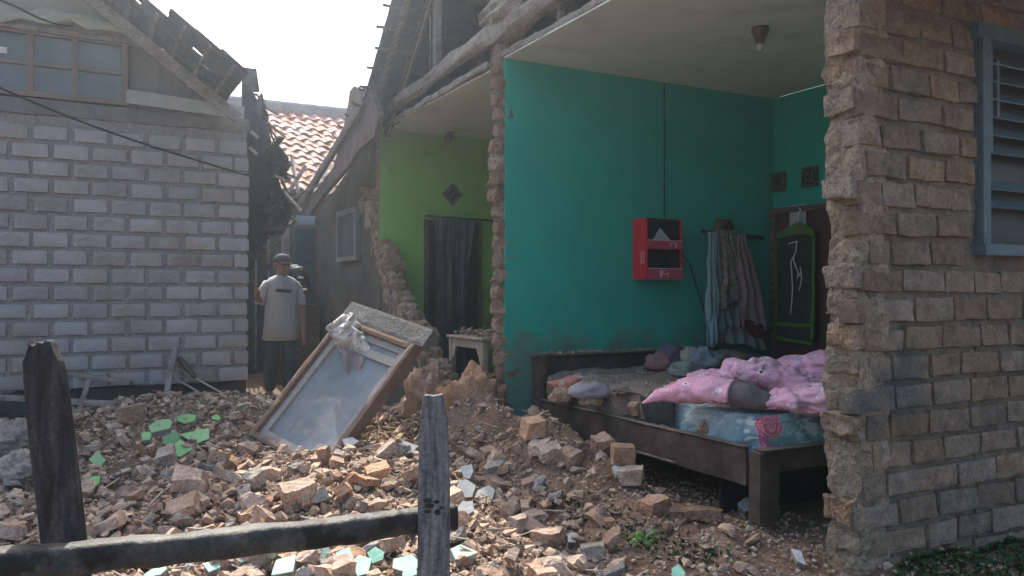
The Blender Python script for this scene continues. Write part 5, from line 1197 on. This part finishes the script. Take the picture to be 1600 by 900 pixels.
# ------------------------------------------------------------------ loose rubble: 270 singles, the rest as stuff
cm = []
for k in range(16):
    r = random.Random(k); cm.append(chunk_mesh(k, (r.uniform(.09, .17), r.uniform(.06, .10), r.uniform(.04, .07)), RUB if k % 4 else RUBG, 'brick_chunk', r.choice((1, 2)) if k % 2 else r.choice((3, 4)), .006, k_=.38 if k % 2 else 1.0))
ANCH = [(30, 790, 'beside the left edge of the charred plank'), (150, 800, 'just right of the charred plank above the rail'), (150, 735, 'around the lone green plaster fragment'), (190, 670, 'by the sloping timber at the foot of the block wall'),
 (270, 740, 'below the green plaster cluster'), (375, 655, 'left of the lower corner of the fallen window'), (360, 700, 'right of the green plaster cluster'), (300, 800, 'around the large upright brick block'), (400, 765, 'around the thin sunlit lath'),
 (420, 805, 'by the pale split laths above the rail'), (480, 750, 'in the sun below the fallen window'), (510, 800, 'in the sun above the middle of the rail'), (560, 760, 'in the sun right of the upright wedged brick'), (600, 700, 'between the fallen window and the clay mound'),
 (620, 770, 'left of the upper half of the grey plank'), (150, 890, 'under the left end of the rail'), (350, 880, 'under the rail around the bottom mint fragments'), (470, 885, 'under the rail beside the largest mint fragment'), (590, 880, 'between the rail and the foot of the grey plank'),
 (730, 700, 'at the foot of the large clay mound'), (745, 770, 'around the pale flakes right of the grey plank'), (740, 840, 'just right of the grey plank below the rail end'), (810, 790, 'around the long askew brick'), (840, 740, 'on the earth bank below the teal wall'),
 (870, 860, 'below the long askew brick near the bottom'), (930, 830, 'above the squarish brick at the bottom centre'), (750, 890, 'at the bottom edge right of the grey plank'), (950, 890, 'by the dark elongated brick at the bottom')]
def zone(px, py, sc, grey):
    d = min(ANCH, key=lambda a: (a[0] - px) ** 2 + ((a[1] - py) * 1.6) ** 2)[2]
    lab = ('small ' if sc < .62 else 'large ') + ('grey ' if grey else 'tan ') + 'broken brick ' + d
    grp = 'loose bricks before the block wall' if px < 375 and py < 840 else ('loose bricks in the sunlit rubble' if px < 652 else 'loose bricks right of the grey plank')
    return lab, grp
LOOSE = []
cnt = 0; r = random.Random(21)
while cnt < 262:
    q = r.random()
    if q < .36: px, py = r.uniform(0, 400), r.uniform(655, 850)
    elif q < .68: px, py = r.uniform(330, 700), r.uniform(700, 905)
    elif q < .93: px, py = r.uniform(700, 960), r.uniform(700, 905)
    elif q < .97: px, py = r.uniform(0, 640), r.uniform(860, 905)
    else: px, py = r.uniform(540, 780), r.uniform(660, 740)
    if px > 700 and (py - 690) < (px - 760) * .62 - 6: continue
    if 200 < px < 350 and 645 < py < 715: continue
    p = hit(px, py, .03)
    sc = (.35 + .75 * r.random() ** 1.6) * (1.0 if py < 840 else .9)
    ci = r.randrange(16); lab, grp = zone(px, py, sc, ci % 4 == 0)
    o = inst('brick_chunk', cm[ci], p + V(0, 0, r.uniform(-.01, .035)), (r.uniform(-.6, .6), r.uniform(-.6, .6), r.uniform(0, 6.28)), (sc, sc, sc)); tag(o, lab, 'brick', grp); cnt += 1; LOOSE.append((lab, px, o))

from collections import defaultdict
byl = defaultdict(list)
for lab, px, o in LOOSE: byl[lab].append((px, o.name, o))
for lab, L_ in byl.items():
    L_.sort(); n = len(L_)
    if n < 2: continue
    ords = ['leftmost', 'second-leftmost', 'third-leftmost', 'fourth-leftmost', 'fifth-leftmost']; rords = ['rightmost', 'second-rightmost', 'third-rightmost', 'fourth-rightmost', 'fifth-rightmost']
    for i, (_, _, o) in enumerate(L_):
        k = n - 1 - i; w_ = ords[i] if i <= k and i < 5 else (rords[k] if k < 5 else None)
        if n % 2 and i == n // 2 and n > 1: w_ = 'middle'
        if w_: o['label'] = w_ + ' ' + lab
def hulls(n, seed):
    r = random.Random(seed); out = []
    for k in range(n):
        bm = bmesh.new()
        for i in range(12):
            d = V(r.gauss(0, 1), r.gauss(0, 1), r.gauss(0, 1)).normalized(); bm.verts.new((d.x, d.y * r.uniform(.6, 1), d.z * r.uniform(.2, .9)))
        bmesh.ops.convex_hull(bm, input=bm.verts); 
        loose = [v for v in bm.verts if not v.link_faces]; bmesh.ops.delete(bm, geom=loose, context='VERTS')
        bmesh.ops.triangulate(bm, faces=bm.faces); bm.verts.index_update()
        out.append((np.array([v.co[:] for v in bm.verts]), np.array([[v.index for v in f.verts] for f in bm.faces]))); bm.free()
    return out
HU = hulls(14, 4)
def scatter(name, pts, sizes, mt, label, seed):
    r = np.random.RandomState(seed); V_ = []; F_ = []; off = 0
    for (p, s) in zip(pts, sizes):
        hv_, hf = HU[r.randint(len(HU))]
        e = Euler((r.uniform(-.7, .7), r.uniform(-.7, .7), r.uniform(0, 6.28))).to_matrix()
        a_ = (hv_ * s) @ np.array(e).T + np.array(p)
        V_.append(a_); F_.append(hf + off); off += len(hv_)
    V_ = np.concatenate(V_); F_ = np.concatenate(F_)
    me = bpy.data.meshes.new(name); me.vertices.add(len(V_)); me.vertices.foreach_set('co', V_.ravel()); me.loops.add(len(F_) * 3); me.loops.foreach_set('vertex_index', F_.ravel().astype(np.int32))
    me.polygons.add(len(F_)); me.polygons.foreach_set('loop_start', np.arange(0, len(F_) * 3, 3, dtype=np.int32)); me.update(calc_edges=True); me.validate()
    me.shade_flat(); me.materials.append(mt); o = bpy.data.objects.new(name, me); COL.objects.link(o); return tag(o, label, 'rubble', None, 'stuff')
def scat_mat(name, base):
    # colour varies from stone to stone through world position cells
    m = mat(name, base, 9, bump=.9, bscale=45, rand=0, bdist=.01, dust=.35, dustcol=(.42, .32, .24))
    N, L = nodes_of(m); b = N['Principled BSDF']; src = b.inputs['Base Color'].links[0].from_socket
    geo = N.new('ShaderNodeNewGeometry'); hs = N.new('ShaderNodeHueSaturation'); mr = N.new('ShaderNodeMapRange'); mr.inputs[3].default_value = .6; mr.inputs[4].default_value = 1.35
    L.new(geo.outputs['Random Per Island'], mr.inputs[0]); L.new(mr.outputs[0], hs.inputs['Value']); L.new(src, hs.inputs['Color']); L.new(hs.outputs[0], b.inputs['Base Color']); return m
SR = scat_mat('small_rubble', [(.26, .17, .115), (.40, .285, .205), (.50, .40, .30)])
r = random.Random(31); pts = []; sizes = []
while len(pts) < 15000:
    x, y = r.uniform(-1.6, 3.3), r.uniform(2.0, 7.6)
    if x > 2.3 and y < 5.3 and r.random() < .8: continue
    if x > 2.0 and y < 3.4 and r.random() < .7: continue
    if x > 2.95: continue
    s = min(.055, .010 + r.expovariate(85)); pts.append((x, y, H(x, y) + s * .35)); sizes.append(s)
scatter('loose_rubble', pts, sizes, SR, 'small broken brick and mortar rubble covering the ground before the houses', 5)
pts = []; sizes = []
while len(pts) < 20000:
    x, y = r.uniform(-1.0, 3.4), r.uniform(1.9, 6.4)
    s = r.uniform(.004, .016); pts.append((x, y, H(x, y) + s * .3)); sizes.append(s)
scatter('fine_gravel', pts, sizes, SR, 'fine crumbs of brick and clay strewn over the earth', 6)
pts = []; sizes = []
while len(pts) < 620:
    if r.random() < .4: x, y = r.uniform(3.02, 3.5), r.uniform(6.15, 6.85); z_ = .76
    elif r.random() < .75: x, y = r.uniform(3.08, 4.0), r.uniform(3.95, 5.1); z_ = .555
    else: x, y = r.uniform(3.02, 4.7), r.uniform(5.2, 5.3); z_ = .685
    s = r.uniform(.006, .03 if z_ > .7 and z_ < .8 else .02); pts.append((x, y, z_ + s * .3 + (r.uniform(0, .04) if z_ > .7 and y > 6 else 0))); sizes.append(s)
scatter('dust_crumbs', pts, sizes, SR, 'crumbs of plaster lying on the small table, the headboard and the blanket', 7)

# ------------------------------------------------------------------ timbers, bamboo and laths in the rubble
ST = [
 (-10, 566, 206, 598, 6.9, 6.7, .055, WOODG, 'long grey pole lying against the block wall behind the charred plank'),
 (140, 594, 122, 650, 6.6, 6.3, .04, WOODG, 'short grey stake leaning under the long pole'),
 (-10, 620, 185, 674, 6.2, 5.8, .06, WOODG, 'thick grey timber sloping down to the rubble right of the charred plank'),
 (279, 518, 259, 622, 7.3, 6.7, .05, WOODG, 'upright grey plank leaning on the block wall'),
 (258, 532, 305, 590, 7.4, 6.9, .045, WOODD, 'dark brown stick crossing behind the leaning grey plank'),
 (272, 572, 365, 645, 7.2, 6.5, .014, WOODP, 'upper thin pale stick right of the leaning grey plank'),
 (248, 576, 330, 624, 7.1, 6.6, .014, WOODP, 'middle thin pale stick right of the leaning grey plank'),
 (240, 610, 318, 640, 7.0, 6.6, .012, WOODG, 'lowest thin grey stick right of the leaning plank'),
 (390, 633, 371, 662, 6.0, 5.9, .03, WOODP, 'short pale wood piece left of the lower window corner'),
 (373, 664, 396, 668, 5.7, 5.7, .03, WOODP, 'stubby pale wood end touching the lower window corner'),
 (400, 632, 425, 645, 6.2, 6.1, .03, WOODP, 'short pale lath behind the fallen window stile'),
 (-10, 818, 240, 745, 4.3, 4.9, .025, WOODD, 'long dark stick lying across the shaded rubble'),
 (352, 768, 420, 744, 4.5, 4.7, .014, WOODP, 'thin sunlit lath pointing at the small pale brick lump'),
 (352, 812, 440, 790, 4.0, 4.2, .02, WOODP, 'pale split lath lying just above the bamboo rail'),
 (380, 818, 455, 796, 3.9, 4.1, .012, WOODP, 'second split lath parallel to the pale one above the rail'),
 (455, 690, 518, 678, 5.6, 5.5, .018, WOODP, 'pale stick seen through the lower part of the window glass'),
 (485, 650, 514, 672, 5.9, 5.7, .014, WOODP, 'short stick slanting behind the window glass'),
 (430, 676, 470, 700, 5.9, 5.7, .014, WOODP, 'thin splinter seen behind the lower left of the glass'),
 (610, 713, 622, 730, 5.0, 5.0, .018, WOODP, 'stubby light twig right of the fallen window'),
 (568, 724, 575, 738, 5.0, 5.0, .01, WOODP, 'tiny splinter right of the upright wedged brick'),
 (870, 678, 850, 660, 5.6, 5.6, .01, WOODG, 'thin twig by the pale cube at the teal wall'),
 (745, 730, 790, 668, 5.3, 5.6, .06, CONC, 'rough mortar bar sloping up to the foot of the partition'),
]
for i, (x0, y0, x1, y1, t0, t1, w_, mt, lab) in enumerate(ST):
    a_, b2 = P(x0, y0, t0), P(x1, y1, t1)
    a_.z = max(a_.z, H(a_.x, a_.y) + w_ * .3); b2.z = max(b2.z, H(b2.x, b2.y) + w_ * .3)
    m = MB(); m.beam(a_, b2, w_, w_ * (.7 if w_ > .02 else 1), n=14, amp=w_ * .10, seed=i); tag(m.build('timber', mt), lab, 'timber')

# ------------------------------------------------------------------ weeds and moss
def weeds(name, pts, label, hmax, seed, wide=.006):
    r = random.Random(seed); m = MB()
    for (x, y) in pts:
        z = H(x, y)
        for k in range(r.randint(3, 6)):
            a_ = r.uniform(0, 6.28); h_ = r.uniform(.4, 1) * hmax; d = V(math.cos(a_), math.sin(a_), 0); s = d.cross(V(0, 0, 1)) * wide * r.uniform(.6, 1.5)
            b0 = V(x, y, z) + d * .004; b1 = b0 + d * h_ * .35 + V(0, 0, h_ * .7); b2 = b0 + d * h_ * .8 + V(0, 0, h_ * .85)
            m.add([b0 - s * .4, b0 + s * .4, b1 + s, b1 - s, b2], [(0, 1, 2, 3), (3, 2, 4)])
    return tag(m.build(name, GRASS), label, 'weeds', None, 'stuff')
r = random.Random(8)
pts = []
for k in range(420):
    px, py = r.gauss(0, 1), r.gauss(0, 1); u = r.random(); p = hit(850 + 260 * u + px * 25, 775 + 110 * u + py * 10); pts.append((p.x, p.y))
weeds('weeds', pts[:260], 'dark weeds growing along the gully below the earth bank', .022, 3, .004)
pts = []
for k in range(500):
    p = hit(r.uniform(1400, 1620), r.uniform(845, 925)); pts.append((p.x, min(p.y, YB - .02)))
weeds('weeds', pts, 'dark moss and weeds at the foot of the brick wall', .03, 5, .005)
PLT = thing('weed_plant', hit(1005, 862), 'leafy green weed growing at the foot of the earth bank', 'weed')
LEAF = mat('leaf', [(.035, .11, .02), (.07, .19, .035)], 10, rough=.5, bump=.1, rand=.25)
base = hit(1005, 862)
for k in range(14):
    a_ = k * 2.4; d = V(math.cos(a_), math.sin(a_), 0); L_ = r.uniform(.04, .08); s = d.cross(V(0, 0, 1)); o0 = base + d * .015 + V(0, 0, .02 + .004 * k)
    m = MB(); m.add([o0, o0 + d * L_ * .45 + s * L_ * .22 + V(0, 0, .02), o0 + d * L_ + V(0, 0, .005), o0 + d * L_ * .45 - s * L_ * .22 + V(0, 0, .02), o0 + d * L_ * .5 + V(0, 0, .028)], [(0, 1, 4), (1, 2, 4), (2, 3, 4), (3, 0, 4)], True); m.build('leaf', LEAF, PLT)
print('objects', len(bpy.data.objects))

# ------------------------------------------------------------------ splinters
r = random.Random(77); m = MB()
for k in range(240):
    x, y = r.uniform(-.6, 2.6), r.uniform(2.6, 6.9)
    if x > 2.0 and y < 3.6: continue
    a_ = r.uniform(0, 3.14); L_ = r.uniform(.03, .16); d = V(math.cos(a_) * L_, math.sin(a_) * L_, r.uniform(-.03, .05))
    p = V(x, y, H(x, y) + .03 + r.uniform(0, .03)); m.beam(p - d * .5, p + d * .5, r.uniform(.004, .012), .004)
tag(m.build('splinters', WOODP), 'pale wood splinters scattered over the rubble', 'splinters', None, 'stuff')

# ------------------------------------------------------------------ haze volume added for dusty air and lens glare
m = MB(); m.box((-320, -320, -2), (320, 320, 9))
hz = bpy.data.materials.new('dust_glare_haze'); hz.use_nodes = True; N, L = nodes_of(hz)
N.remove(N['Principled BSDF']); pv_ = N.new('ShaderNodeVolumePrincipled'); pv_.inputs['Density'].default_value = .0078; pv_.inputs['Color'].default_value = (.72, .86, 1.0, 1); pv_.inputs['Anisotropy'].default_value = .84
L.new(pv_.outputs[0], N['Material Output'].inputs['Volume'])
tag(m.build('haze', hz, loc=(0, 0, 0)), 'thin haze added over the whole place for dusty air and lens glare', 'haze', None, 'stuff')
